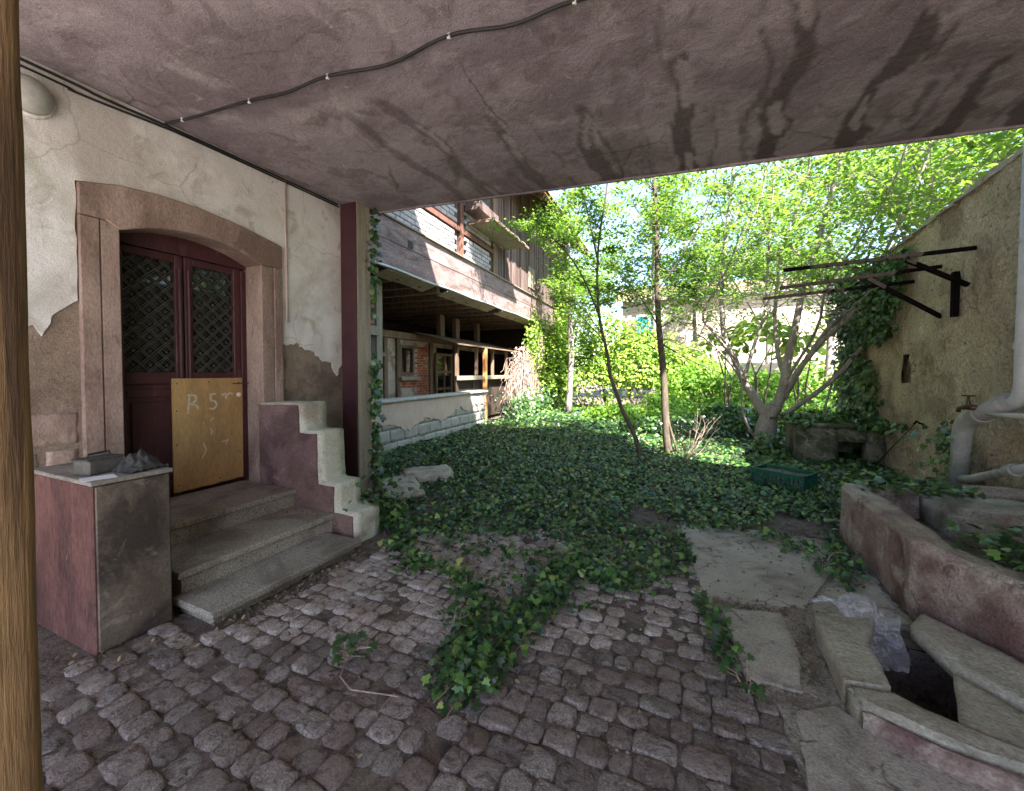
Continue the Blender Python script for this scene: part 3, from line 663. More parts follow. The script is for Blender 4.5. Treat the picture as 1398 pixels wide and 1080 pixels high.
# ---- cabinet with things on it
cab = thing('metal_cabinet', 'stained brown and red cabinet standing beside the granite steps', 'cabinet', (-2.87, 1.01, 0), R(.5))
box('body', (-.72, .0, .0), (-.004, .35, .905), M['cabred'], cab, .006)
box('door', (-.004, .012, .02), (.010, .340, .90), M['cabinet'], cab, .004)
box('top', (-.74, -.01, .906), (.015, .36, .93), M['cabtop'], cab, .005)
box('plinth', (-.7, .02, -.03), (-.02, .33, .0), M['iron'], cab)
tin = thing('dusty_box', 'small dusty grey box with a handle on the cabinet', 'box', (-3.10, 1.13, .93), R(12))
box('box_body', (-.07, -.085, 0), (.05, .085, .085), M['tin'], tin, .008)
mb = MB(); mb.tube([(-.01, -.06, .085), (-.01, -.05, .11), (-.01, .05, .115), (-.01, .06, .085)], .007, 6); mb.build('handle', M['rag'], tin)
box('lid', (-.074, -.09, .078), (.056, .09, .09), M['rag'], tin, .004)
rg = MB(); n = 26
def crumple(name, m, w, d, h, f, seed, n=26, parent=None, tap=1.5):
    V = []; F = []
    for i in range(n):
        for j in range(n):
            u, v = i / (n - 1) * 2 - 1, j / (n - 1) * 2 - 1; rr = min(1, math.hypot(u, v))
            z = h * max(0, 1 - rr ** tap) * (.75 + .5 * mn.noise(Vector((u * f, v * f, seed)))) + .22 * h * abs(mn.noise(Vector((u * f * 2.3, v * f * 2.3, seed + 5)))) + .004
            V.append((u * w * (1 + .25 * mn.noise(Vector((u, v, seed + 2)))), v * d * (1 + .25 * mn.noise(Vector((u, v, seed + 9)))), z))
    for i in range(n - 1):
        for j in range(n - 1): a = i * n + j; F.append((a, a + n, a + n + 1, a + 1))
    me = bpy.data.meshes.new(name); me.from_pydata(V, [], F); me.materials.append(m); me.shade_smooth()
    return link(name, me, parent)
o = crumple('crumpled_rag', M['rag'], .12, .11, .11, 3.2, 3); o.location = (-3.02, 1.27, .931); tag(o, 'crumpled black rag on the cabinet beside the grey box', 'rag')
mb = MB(); mb.box((-.055, -.06, 0), (.055, .075, .0015)); o = mb.build('paper_leaflet', M['paper']); o.location = (-2.94, 1.055, .9315); o.rotation_euler = (0, 0, R(-12)); tag(o, 'white paper leaflet lying on the cabinet front edge', 'paper')

# ---- corner post
cp = thing('corner_post', 'square post at the wall end, dark red face and bare wood side', 'post', (-3.83, 3.78, 0))
box('bare_wood', (-.10, -.095, 0), (.115, .12, 3.52), M['palewood'], cp, .006)
box('painted_board', (-.12, -.122, 0), (.112, -.097, 3.51), M['redpost'], cp, .004)
# ---- foreground wooden post
mb = MB(); mb.prism([(-.10, -.12), (.075, -.12), (.095, -.10), (.095, .10), (.075, .12), (-.10, .12)], 0, 3.505)
o = rough_solid(mb, 'wooden_post', M['ochrewood'], None, .12, .006, 2.5, 0.004); o.location = (-1.345, .237, 0); o.rotation_euler = (0, R(.4), 0)
tag(o, 'thick orange brown wooden post standing close in front of the cabinet', 'post')

# ---- cables, clips, conduit, lamp
def cable(name, pts, r_, label, group=None, sub=6):
    P = [Vector(p) for p in pts]; out = []
    for i in range(len(P) - 1):
        p0, p1, p2, p3 = P[max(i - 1, 0)], P[i], P[i + 1], P[min(i + 2, len(P) - 1)]
        for j in range(sub):
            t = j / sub; out.append(.5 * ((2 * p1) + (-p0 + p2) * t + (2 * p0 - 5 * p1 + 4 * p2 - p3) * t * t + (-p0 + 3 * p1 - 3 * p2 + p3) * t ** 3))
    out.append(P[-1]); mb = MB(); mb.tube(out, r_, 6); o = mb.build(name, M['cable'], smooth=True); return tag(o, label, 'cable', group)
cc = cable('ceiling_cable', [(-3.93, 1.88, 3.497), (-3.6, 1.92, 3.49), (-3.04, 1.98, 3.495), (-2.7, 2.03, 3.49), (-2.31, 2.04, 3.495), (-1.85, 2.13, 3.495), (-1.38, 2.10, 3.495), (-1.0, 2.19, 3.495), (-.64, 2.19, 3.495), (0, 2.3, 3.495), (1, 2.2, 3.495), (2.5, 2.3, 3.495)], .011,
           'wavy black cable clipped across the stained ceiling')
cable('wall_cable', [(-3.935, -2.3, 3.47), (-3.935, 1.0, 3.485), (-3.935, 1.5, 3.475), (-3.935, 2.0, 3.49), (-3.935, 2.9, 3.495), (-3.935, 3.6, 3.49)], .010, 'upper black cable running along the wall and ceiling corner')
cable('wall_cable', [(-3.935, -2.3, 3.44), (-3.935, 1.0, 3.445), (-3.935, 1.35, 3.43), (-3.935, 1.8, 3.46), (-3.935, 2.1, 3.472), (-3.935, 3.0, 3.47), (-3.935, 3.62, 3.465)], .008, 'lower thin black cable just under the wall corner cable')
for x, y in ((-3.74, 1.90), (-3.04, 1.98), (-2.31, 2.04), (-1.38, 2.10), (-.64, 2.19)):
    mb = MB(); mb.box((-.010, -.006, -.012), (.010, .006, .020)); mb.box((.004, -.009, -.016), (.012, .009, .02)); o = mb.build('cable_clip', M['clip'], cc, bevel=.003); o.location = (x, y, 3.49)
mb = MB(); mb.tube([(-3.94, 2.93, 2.02), (-3.94, 2.93, 3.50)], .011, 8); o = mb.build('thin_conduit', M['conduit'], smooth=True); tag(o, 'thin pale vertical conduit on the plaster right of the door', 'conduit')
lamp = thing('wall_lamp', 'round dusty glass wall lamp high on the plaster behind the post', 'lamp', (-3.948, 1.13, 3.27))
mb = MB(); mb.lathe([(.13, 0), (.13, .02), (.12, .035)], 20, (0, 0, 0), 'X'); mb.build('lamp_base', M['clip'], lamp, smooth=False)
mb = MB(); mb.lathe([(.118, .035), (.112, .06), (.095, .09), (.06, .115), (.02, .125)], 20, (0, 0, 0), 'X'); mb.build('lamp_shade', M['lampglass'], lamp, smooth=True)
# cobweb-like hanging twig bits near the ceiling corner
for (y, z) in ((1.35, 3.12), (2.2, 3.36), (2.62, 3.02)):
    pass

# ================================================================== RIGHT SIDE: ochre wall, brackets, pipes
rw = thing('ochre_wall', 'tall rough ochre plastered wall on the right with sloping top', 'wall')
ys = np.concatenate([np.arange(-2.4, 4.5, .25), np.arange(4.5, 10.14, .045)]); zs = np.linspace(-.1, 1, 70)
V = []; nyw = len(ys)
def wall_top(y): return 3.50 if y < 4.9 else 3.47 - (y - 5.28) * .055
for y in ys:
    t_ = wall_top(y) + (.02 * mn.noise(Vector((y * 4, 0, 3))) if y > 4.9 else 0)
    for q in np.linspace(0, 1, 70):
        z = -.1 + (t_ + .1) * q
        b_ = mn.fractal(Vector((y * 1.6, z * 1.6, 0)), 1, 2, 3) * .024 + mn.fractal(Vector((y * 9, z * 9, 4)), 1, 2, 3) * .016
        if y > 7.9: b_ += .05 * mn.noise(Vector((y * 1.5, z * 1.5, 9)))
        V.append((2.6 + b_, y, z))
F = [(i * 70 + j, i * 70 + j + 1, (i + 1) * 70 + j + 1, (i + 1) * 70 + j) for i in range(nyw - 1) for j in range(69)
     if not (7.30 < ys[i] < 7.62 and 1.33 < V[i * 70 + j][2] < (1.74 if abs(ys[i] - 7.46) < .1 else 1.6))]
me = raw_mesh('wall_face', V, F, M['ochre'], True); link('wall_face', me, rw)
mb = MB(); mb.prism([(-2.4, -.1), (10.12, -.1), (10.12, 3.19), (5.28, 3.44), (4.9, 3.47), (-2.4, 3.47)], 2.72, 3.1); mb.v = [(c, a, b) for a, b, c in mb.v]; mb.build('wall_core', M['ochre'], rw)
mb = MB(); mb.box((2.60, 10.08, -.1), (2.76, 10.14, 3.2)); mb.build('wall_end', M['ochre'], rw)
mb = MB()
for i in range(26):
    y0 = 4.95 + i * .2; mb.box((2.57, y0, wall_top(y0 + .1) - .012 + random.uniform(-.01, .01)), (3.12, y0 + .195, wall_top(y0 + .1) + .03 + random.uniform(-.01, .01)), .006)
mb.build('coping', M['stonegrey'], rw, kind='stuff')
# iron brackets
def bracket(y, zt, dz, l0, label, post=True):
    b = thing('iron_bracket', label, 'bracket', (2.6, y, 0), 0, 'rusty iron brackets on the ochre wall')
    mb = MB(); mb.beam((0, 0, zt), (l0, 0, zt - dz), .03, .042); mb.build('top_bar', M['rust'], b)
    return b
b1 = bracket(5.95, 2.80, .06, -1.70, 'nearest long black iron bracket bar high on the ochre wall')
mb = MB(); mb.beam((-.02, .08, 2.43), (-.55, .02, 2.74), .05, .04); mb.build('brace', M['rust'], b1)
mb = MB()
for i in range(9): mb.lathe([(.012, 0), (.009, .008)], 6, (-1.62 + i * .18, -.028, 2.742 + i * .0064), 'Y')
mb.build('rivets', M['rust'], b1, kind='stuff')
b2 = bracket(6.6, 2.76, .12, -1.64, 'middle iron bracket bar with a diagonal brace to the ochre wall')
mb = MB(); mb.beam((.0, 0, 2.16), (-.70, .0, 2.68), .045, .045); mb.build('brace', M['rust'], b2)
mb = MB(); mb.beam((-.03, -.35, 2.12), (-.03, -.35, 2.62), .07, .05); mb.build('wall_plate', M['rust'], b2)
b3 = bracket(7.3, 2.72, .1, -1.75, 'farthest iron bracket bar, half hidden by ivy on the wall')
# pipes
def tubething(name, pts, r_, m, label, cat, n=14, collars=()):
    t = thing(name, label, cat, pts[0]); o0 = Vector(pts[0]); mb = MB(); mb.tube([Vector(p) - o0 for p in pts], r_, n); mb.build('pipe_run', m, t, smooth=True)
    for p, d, rr, w_ in collars:
        c = MB(); dv = Vector(d).normalized() * w_ / 2; c.tube([Vector(p) - o0 - dv, Vector(p) - o0 + dv], rr, n); c.build('collar', m, t)
    return t
def bend(a, b, c, r_, n=5):
    a, b, c = Vector(a), Vector(b), Vector(c); p = b + (a - b).normalized() * r_; q = b + (c - b).normalized() * r_
    return [tuple((1 - t) ** 2 * p + 2 * t * (1 - t) * b + t * t * q) for t in [i / n for i in range(n + 1)]]
tubething('downpipe', [(2.45, 4.87, 3.42), (2.45, 4.90, 1.6)] + bend((2.45, 4.90, 1.6), (2.45, 4.90, 1.27), (2.45, 5.62, 1.02), .14) + [(2.45, 5.45, 1.09)], .055, M['palepipe'],
          'white downpipe running down the ochre wall at the frame edge', 'pipe', collars=(((2.45, 4.90, 1.72), (0, 0, 1), .063, .05), ((2.45, 4.885, 2.6), (0, 0, 1), .062, .03)))
tubething('elbow_pipe', [(2.44, 5.02, 1.255), (2.44, 5.4, 1.11)] + bend((2.44, 5.4, 1.11), (2.44, 5.72, 1.0), (2.44, 5.78, .3), .15) + [(2.44, 5.78, .25)], .078, M['pipe'],
          'thick grey pipe elbow bending down to the trough', 'pipe', collars=(((2.44, 5.43, 1.10), (0, .3, -.1), .088, .05), ((2.44, 5.775, .8), (0, 0, 1), .088, .05)))
tubething('low_pipe', [(2.42, 4.6, .78), (2.42, 4.95, .66), (2.42, 5.5, .46), (2.43, 5.75, .40)], .038, M['pipe'], 'thin grey pipe sloping above the back of the trough', 'pipe',
          collars=(((2.42, 4.93, .665), (0, .3, -.1), .055, .08),))
tubething('branch_pipe', [(2.40, 4.7, 1.15), (2.40, 5.1, 1.12), (2.40, 5.38, 1.13)], .022, M['pipe'], 'thin horizontal pipe feeding the tap on the wall', 'pipe', 8)
tap = thing('water_tap', 'old brown tap with cross handle on the wall pipes', 'tap', (2.36, 5.40, 1.16))
mb = MB(); mb.tube([(.03, -.05, 0), (-.02, 0, .01), (-.03, .08, .0), (-.035, .13, -.015), (-.035, .14, -.05)], [.022, .03, .022, .018, .02], 8); mb.lathe([(.024, 0), (.018, .05), (.012, .08), (.010, .11)], 8, (-.02, .01, .0)); mb.build('tap_body', M['brass'], tap, smooth=True)
mb = MB(); mb.beam((-.02, -.05, .115), (-.02, .07, .115), .014, .014); mb.beam((-.07, .01, .115), (.03, .01, .115), .014, .014); mb.build('handle', M['brass'], tap, bevel=.003)
# iron hook and wire
mb = MB(); mb.tube([(2.61, 6.9, .83), (2.54, 6.9, .85), (2.50, 6.88, .88), (2.47, 6.86, .84)], .012, 6)
mb.tube([(2.5, 6.88, .86), (2.3, 7.0, .5), (2.1, 7.05, .15)], .005, 4); o = mb.build('iron_hook', M['rust']); tag(o, 'small iron hook with a slack wire low on the ochre wall', 'hook')

# low wall with dark opening
lw = thing('low_garden_wall', 'low mossy wall with a dark opening, draped with ivy', 'low wall', (1.45, 8.15, 0))
mb = MB(); mb.box((0, 0, -.1), (.57, .25, .60)); rough_solid(mb, 'pier', M['mossy'], lw, .08, .02, 4, .03)
mb = MB(); mb.box((.93, 0, -.1), (1.18, .25, .60)); rough_solid(mb, 'pier', M['mossy'], lw, .08, .02, 4, .03)
mb = MB(); mb.box((.55, .01, .38), (.95, .24, .60)); rough_solid(mb, 'opening_lintel', M['mossy'], lw, .08, .015, 4, .02)
mb = MB(); mb.box((.0, .01, .60), (1.18, .9, .66)); rough_solid(mb, 'top_slab', M['mossy'], lw, .1, .015, 4, .02)
mb = MB(); mb.box((.0, .8, -.1), (1.15, .9, .59)); mb.box((.0, .25, -.1), (.08, .8, .59)); mb.build('back', M['mossy'], lw)

# trough
tr = thing('sandstone_trough', 'large rough red sandstone trough with ivy growing over its rim', 'trough')
OUT = [(1.14, 4.56), (1.185, 3.9), (1.19, 3.25), (1.45, 2.80), (2.58, 2.45), (2.585, 4.95), (2.1, 4.98), (1.5, 4.80)]
INN = [(1.34, 4.42), (1.36, 3.9), (1.37, 3.36), (1.58, 2.99), (2.45, 2.68), (2.45, 4.78), (2.1, 4.80), (1.6, 4.64)]
mb = MB(); n = len(OUT)
hts = [.515, .50, .485, .47, .46, .52, .50, .50]
vs = [(p[0], p[1], -.06) for p in OUT] + [(p[0], p[1], h) for p, h in zip(OUT, hts)] + [(p[0], p[1], h) for p, h in zip(INN, hts)] + [(p[0], p[1], .12) for p in INN]
fs = []
for i in range(n):
    j = (i + 1) % n
    fs += [(i, j, n + j, n + i)[::1], (n + i, n + j, 2 * n + j, 2 * n + i), (2 * n + i, 2 * n + j, 3 * n + j, 3 * n + i)]
fs += [tuple(range(3 * n, 4 * n)), tuple(range(0, n))[::-1]]
mb.add(vs, fs)
me_ = mb.mesh('trough_body', M['redsand']); bm = bmesh.new(); bm.from_mesh(me_); bmesh.ops.recalc_face_normals(bm, faces=bm.faces)
mb2 = MB(); mb2.v = [tuple(v.co) for v in bm.verts]; mb2.f = [tuple(v.index for v in f.verts) for f in bm.faces]; bm.free()
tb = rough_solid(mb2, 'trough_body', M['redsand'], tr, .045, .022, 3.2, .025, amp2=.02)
tm_ = tb.data; fdark, rpale = [], []
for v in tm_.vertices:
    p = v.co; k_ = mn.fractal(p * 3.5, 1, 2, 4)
    fr = min(1, max(0, (3.24 + .05 * k_ - p.y) / .03)) * min(1, max(0, (.43 + .05 * k_ - p.z) / .03))  # darker red over the front face, below the rim
    fdark.append(fr * min(1, max(0, .75 + k_))); rpale.append(min(1, max(0, (v.normal.z - .45) * 3)) * min(1, max(0, .6 + k_)) if p.z > .35 else 0)  # paler tone on the upward faces of the rim
for nm, ar in (('front_dark', fdark), ('rim_pale', rpale)): tm_.attributes.new(nm, 'FLOAT', 'POINT').data.foreach_set('value', ar)
mb = MB(); mb.prism([(INN[i][0], INN[i][1]) for i in range(n)], .10, .22); o = rough_solid(mb, 'soil_fill', M['soil'], tr, .08, .05, 3, .0)

mb = MB(); mb.box((1.75, 4.1, .15), (2.42, 4.74, .47)); rough_solid(mb, 'stone_infill', M['stonegrey'], tr, .07, .05, 3, .06)
mb = MB(); mb.box((2.15, 3.6, .12), (2.44, 4.1, .40)); rough_solid(mb, 'stone_infill', M['stonegrey'], tr, .07, .05, 3, .06)
# rubble behind the trough
mb = MB(); mb.prism([(1.6, 5.0), (2.56, 5.05), (2.56, 5.9), (2.3, 6.0), (1.9, 5.6)], 0, .34); o = rough_solid(mb, 'stone_block', M['stonegrey'], None, .08, .04, 3, .04); tag(o, 'pale rough stone block between the trough and the wall pipe', 'stone')

# well / drain basin with rim stones
wl = thing('stone_basin', 'sunken stone basin with cracked rim beside the trough, half full of dark water', 'basin')
def slab(name, pts, z0, z1, m=M['stonegrey'], bev=.015, amp=.008, label=None):
    mb = MB(); mb.prism(pts, z0, z1); return rough_solid(mb, name, m, wl, .045, amp, 5, bev, label=label)
slab('rim_stone', [(.605, 2.84), (.93, 2.99), (.87, 2.83), (.80, 2.70), (.79, 2.50), (.775, 2.30), (.70, 2.285), (.60, 2.27), (.60, 2.5)], -.45, .12)
slab('rim_stone', [(.595, 2.255), (.70, 2.27), (.78, 2.285), (.86, 2.215), (.93, 2.19), (1.16, 2.12), (1.52, 2.0), (1.46, 1.93), (1.1, 2.02), (.85, 2.06), (.62, 2.15)], -.45, .115, amp=.008)
slab('rim_face', [(.62, 2.135), (.85, 2.045), (1.1, 2.005), (1.46, 1.915), (1.44, 1.89), (1.0, 1.985), (.8, 2.03), (.63, 2.12)], -.1, .095, M['redsand'], .008, .006)
slab('rim_slab', [(1.085, 2.56), (.955, 2.20), (1.18, 2.14), (1.50, 2.02), (1.30, 2.30)], .05, .10, M['stonegrey'], .008, .004)
slab('rim_slab', [(1.06, 2.93), (1.11, 2.60), (1.33, 2.32), (1.58, 2.0), (2.0, 2.1), (1.62, 2.55), (1.42, 2.78), (1.18, 3.12)], .03, .115, M['stonegrey'], .012, .006)
mb = MB()
ww = [(wc[0] + (x - wc[0]) * 1.05, wc[1] + (y - wc[1]) * 1.05) for x, y in WELL]
nn = len(ww); mb.add([(x, y, -.8) for x, y in ww] + [(x, y, -.02) for x, y in ww], [(j, i, i + nn, j + nn) for i, j in ((i, (i + 1) % nn) for i in range(nn))])
mb.build('shaft', M['soil'], wl)
mb = MB(); mb.add([(.3, 1.9, -.5), (1.7, 1.9, -.5), (1.7, 3.2, -.5), (.3, 3.2, -.5)], [(0, 1, 2, 3)]); mb.build('water', M['water'], wl)
mb = MB()
for i in range(5): a = .3 * i; mb.tube([(.86 + .03 * i, 2.3 + .1 * i, -.25), (.93 + .02 * i, 2.33 + .1 * i, -.24 + .01 * i)], .006, 4)
# plastic bag hanging over the basin rim
n = 56; V = []; F = []
for i in range(n):
    for j in range(n):
        u, v = i / (n - 1), j / (n - 1)
        x = .72 + .33 * v + .05 * mn.noise(Vector((u * 3, v * 3, 1))); yb = 2.98 + .08 * v - .28 * u
        z = .15 + .05 * math.sin(v * 5) * (1 - u) - .30 * max(0, u - .25) ** 1.1
        fold = mn.fractal(Vector((u * 2.2 + v * 1.5, v * 5.0, 2)), 1, 2, 3) * .06 * (.15 + .85 * (math.sin(math.pi * v) * math.sin(math.pi * min(1, u + .02))) ** .5 if 0 < v < 1 and u < .98 else .15)
        x = x + (.88 - x) * u * .25
        V.append((x + fold * .5, yb + fold * .6, z + fold))
for i in range(n - 1):
    for j in range(n - 1): a = i * n + j; F.append((a, a + n, a + n + 1, a + 1))
me = bpy.data.meshes.new('plastic_bag'); me.from_pydata(V, [], F); me.materials.append(M['bag']); me.shade_smooth()
bagt = thing('plastic_bag', 'crumpled clear plastic bag hanging over the basin rim', 'bag', (.85, 2.9, .12))
o = link('bag_body', me, bagt); o.location = (-.85, -2.9, -.12)
mb = MB()
for k in range(3): mb.tube([(.60 + .01 * k, 2.93 + .02 * k, .133), (.68, 2.97 + .01 * k, .14 + .006 * k), (.76, 2.99 - .02 * k, .15), (.84, 2.98, .155 + .01 * k)], [.004, .008, .016, .01], 6)
o = mb.build('bag_handle', M['bag'], bagt, smooth=True); o.location = (-.85, -2.9, -.12)

# green crate
cr = thing('green_crate', 'green plastic crate half sunk in the ivy beside the tree', 'crate', (.98, 6.22, .07), R(-32))
Lc, Wc, Hc = .30, .20, .18; mb = MB()
for z0, z1 in ((0, .03), (.065, .085), (.12, .18)):
    mb.box((-Lc, -Wc, z0), (Lc, -Wc + .014, z1)); mb.box((-Lc, Wc - .014, z0), (Lc, Wc, z1)); mb.box((-Lc, -Wc + .014, z0), (-Lc + .014, Wc - .014, z1)); mb.box((Lc - .014, -Wc + .014, z0), (Lc, Wc - .014, z1))
mb.box((-Lc + .014, -Wc + .014, 0), (Lc - .014, Wc - .014, .012)); mb.build('crate_walls', M['crate'], cr)
mb = MB()
for i in range(13):
    x = -Lc + i * (2 * Lc - .012) / 12; mb.box((x, -Wc - .008, 0), (x + .012, -Wc + .01, .165)); mb.box((x, Wc - .01, 0), (x + .012, Wc + .008, .165))
for i in range(9):
    y = -Wc + i * (2 * Wc - .012) / 8; mb.box((-Lc - .008, y, 0), (-Lc + .01, y + .012, .165)); mb.box((Lc - .01, y, 0), (Lc + .008, y + .012, .165))
mb.build('crate_ribs', M['crate'], cr)
mb = MB(); mb.box((-Lc - .01, -Wc - .01, .165), (Lc + .01, -Wc + .012, .182)); mb.box((-Lc - .01, Wc - .012, .165), (Lc + .01, Wc + .01, .182)); mb.box((-Lc - .01, -Wc, .165), (-Lc + .012, Wc, .182)); mb.box((Lc - .012, -Wc, .165), (Lc + .01, Wc, .182)); mb.build('crate_rim', M['crate'], cr)
mb = MB(); mb.box((-Lc + .02, -Wc + .02, .015), (Lc - .02, Wc - .02, .14)); rough_solid(mb, 'soil_fill', M['soil'], cr, .04, .02, 8, .0)

# slab and block lying by the post
mb = MB(); mb.prism([(-.42, -.22), (.40, -.25), (.38, .2), (-.40, .24)], 0, .05); o = rough_solid(mb, 'loose_slab', M['stonegrey'], None, .06, .004, 4, .008); o.location = (-3.33, 3.98, .06); o.rotation_euler = (R(4), R(3), R(-38)); tag(o, 'loose grey slab lying in the ivy next to the corner post', 'slab')
mb = MB(); mb.box((-.32, -.18, -.05), (.38, .2, .19)); o = rough_solid(mb, 'stone_block', M['stonegrey'], None, .06, .03, 4, .04); o.location = (-3.42, 4.58, -.02); o.rotation_euler = (0, 0, R(48)); tag(o, 'rough pale stone block in the ivy in front of the parapet', 'stone')

# ================================================================== THE BARN (local: y along the facade, x out of it, z up)
barn = thing('timber_barn', 'old timber barn with whitewashed brick upper floor and open dark ground floor', 'barn', (-5.2, 5.6, 0), math.atan(.06))
def bb(name, a, b, m, bevel=0, **k): return box(name, a, b, m, barn, bevel, **k)
# band
bb('band_board', (-.16, -1.4, 3.93), (0, 4.5, 4.33), M['bandwood'], .006); bb('band_board', (-.16, -1.4, 3.44), (-.006, 4.5, 3.925), M['bandwood'], .006)
bb('band_board', (-.16, 4.505, 3.93), (.0, 13.9, 4.33), M['bandwood'], .006); bb('band_board', (-.16, 4.505, 3.44), (-.006, 13.9, 3.925), M['bandwood'], .006)
bb('beam_pocket', (-.02, .93, 3.95), (.004, 1.10, 4.10), M['cable'])
bb('ledge', (-.16, -1.4, 4.331), (.05, 13.9, 4.36), M['palewood'])
mb = MB(); mb.tube([(.03, y, 3.42 + .01 * math.sin(y * 3)) for y in np.linspace(-1.4, 13.9, 50)], .025, 6); mb.build('flashing', M['flash'], barn, smooth=True)
for i in range(24):     # broken soffit boards hanging under the band
    y = .3 + i * .55; random.seed(i); mb = MB(); w_ = .54
    if i in (3, 9): continue
    mb.add([(.0, y, 3.40), (.0, y + w_, 3.40), (-.28 - random.random() * .1, y + w_ + .03, 3.34 - random.random() * .05), (-.3 - random.random() * .12, y, 3.34), (.0, y, 3.385), (.0, y + w_, 3.385), (-.3, y + w_, 3.3), (-.3, y, 3.3)],
           [(0, 1, 2, 3), (7, 6, 5, 4), (0, 4, 5, 1), (1, 5, 6, 2), (2, 6, 7, 3), (3, 7, 4, 0)]); mb.build('soffit_board', M['palewood'], barn)
random.seed(11)
# upper floor: bricks in two bays and above the rail
bb('brick_backing', (-.30, -1.4, 4.36), (-.075, 5.2, 8.2), M['mortar'])
bm_ = MB(); bm_.box((0, 0, 0), (.05, .235, .092)); BR = [bm_.mesh('brick', M['whitebrick'], bevel=.006)]
cnt = 0
row = 0; z = 4.375
while z < 6.3:
    y = -.4 - (row % 2) * .125
    while y < 5.1:
        w_ = .235
        clear = not (3.08 < y + w_ and y < 3.28) and not (4.93 < z + .09 and z < 5.07) and y + w_ < 5.08
        if clear and cnt < 300 and y > -.6: link('brick', BR[0], barn, (-.073 + random.uniform(-.004, .005), y, z), (0, random.uniform(-.02, .02), 0)); cnt += 1
        y += .25
    z += .108; row += 1
bb('timber_post', (-.12, 3.10, 4.36), (.0, 3.27, 6.6), M['redbeam'], .006); bb('timber_post', (-.12, 5.08, 4.36), (.01, 5.26, 6.6), M['barntimber'], .006)
bb('timber_rail', (-.12, 1.0, 4.94), (.004, 3.09, 5.06), M['redbeam'], .006); bb('timber_rail', (-.12, 3.28, 4.94), (.004, 5.07, 5.06), M['redbeam'], .006)
# little lean-to box on the facade
ho = thing('hoist', None, None); ho.parent = barn; ho.name = 'projecting_hood'
box('hood_box', (.0, 3.3, 5.52), (.42, 4.5, 5.75), M['slat'], ho, .01)
for i in range(9): mb = MB(); mb.box((.0, 3.5 + i * .28, 5.30), (.75 + random.uniform(-.03, .03), 3.5 + i * .28 + .27, 5.33), .006); mb.build('hood_board', M['palewood'], ho)
mb = MB(); mb.beam((.0, 3.5, 5.27), (.72, 3.5, 5.27), .06, .06); mb.beam((.72, 3.45, 5.30), (.72, 6.1, 5.30), .05, .07); mb.build('hood_frame', M['barntimber'], ho)
# vertical slats
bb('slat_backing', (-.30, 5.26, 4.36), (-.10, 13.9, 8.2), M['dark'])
y = 5.30; i = 0
while y < 13.8:
    w_ = random.choice((.07, .10, .13, .16, .19)); 
    mb = MB(); mb.box((-.085, y, 4.37 + random.uniform(-.01, .02)), (random.choice((-.05, -.04, -.02)), y + w_, 8.1), .004); mb.build('slat', M['slat'], barn); y += w_ + random.choice((.012, .02, .035)); i += 1
bb('hatch', (-.03, 8.25, 4.6), (.0, 8.95, 5.35), M['palewood'], .005)
# roof with broad eave, orange boards beneath
rf = thing('roof', None, None); rf.parent = barn
mb = MB(); mb.add([(1.05, -1.6, 7.2), (1.05, 14.2, 7.2), (-3.8, 14.2, 10.4), (-3.8, -1.6, 10.4), (1.02, -1.6, 7.3), (1.02, 14.2, 7.3), (-3.8, 14.2, 10.55), (-3.8, -1.6, 10.55)],
       [(0, 1, 2, 3), (7, 6, 5, 4), (0, 4, 5, 1), (1, 5, 6, 2), (2, 6, 7, 3), (3, 7, 4, 0)]); mb.build('roof_slope', M['eave'], rf)
for i in range(19):
    y = -1.5 + i * .86; mb = MB(); mb.beam((1.0, y, 7.15), (-.2, y, 7.95), .10, .12); mb.build('rafter', M['barntimber'], rf)
for i in range(27):
    y = -1.6 + i * .585; mb = MB(); mb.add([(1.1, y, 7.31), (1.1, y + .57, 7.31), (-3.8, y + .57, 10.58), (-3.8, y, 10.58), (1.1, y, 7.35), (1.1, y + .57, 7.35), (-3.8, y + .57, 10.62), (-3.8, y, 10.62)],
           [(3, 2, 1, 0), (4, 5, 6, 7), (0, 1, 5, 4), (1, 2, 6, 5), (2, 3, 7, 6), (3, 0, 4, 7)]); mb.build('roof_sheet', M['rooftile'], rf)
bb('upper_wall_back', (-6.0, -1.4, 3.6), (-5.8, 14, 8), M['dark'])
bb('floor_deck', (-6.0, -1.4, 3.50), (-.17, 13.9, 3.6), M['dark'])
for i in range(16): bb('joist', (-4.5, -.6 + i * .72, 3.32), (-.17, -.6 + i * .72 + .12, 3.50), M['barntimber'], .005)
# ground floor: parapet
for r_ in range(4):
    y = -.35 - (r_ % 2) * .22; 
    while y < 4.5:
        y1_ = min(y + .44, 4.52)
        if y1_ - y > .08:
            mb = MB(); mb.box((-.22, y + .002, -.06 + r_ * .245), (random.uniform(-.004, .008), y1_ - .002, -.06 + (r_ + 1) * .245 - .004)); o = rough_solid(mb, 'block', M['block'], barn, .07, .018, 9, .003)
        y += .45
bb('mortar_core', (-.20, -.5, -.06), (-.006, 4.5, .925), M['block'])
pr = [(-.4, .925)] + ragged([(-.4, .62), (.5, .50), (.9, .34), (1.5, .55), (2.1, .40), (2.6, .52), (3.0, .66), (3.4, .50), (3.9, .66), (4.48, .60)], .035, .07, False) + [(4.48, .925)]
mb = MB(); mb.prism(pr, .006, .022); mb.v = [(c, a, b) for a, b, c in mb.v]; mb.build('plaster_remnant', M['pinkplaster'], barn)
mb = MB(); mb.box((-.30, -.5, .927), (.06, 4.62, 1.0)); rough_solid(mb, 'parapet_cap', M['cap'], barn, .09, .012, 5, .01)
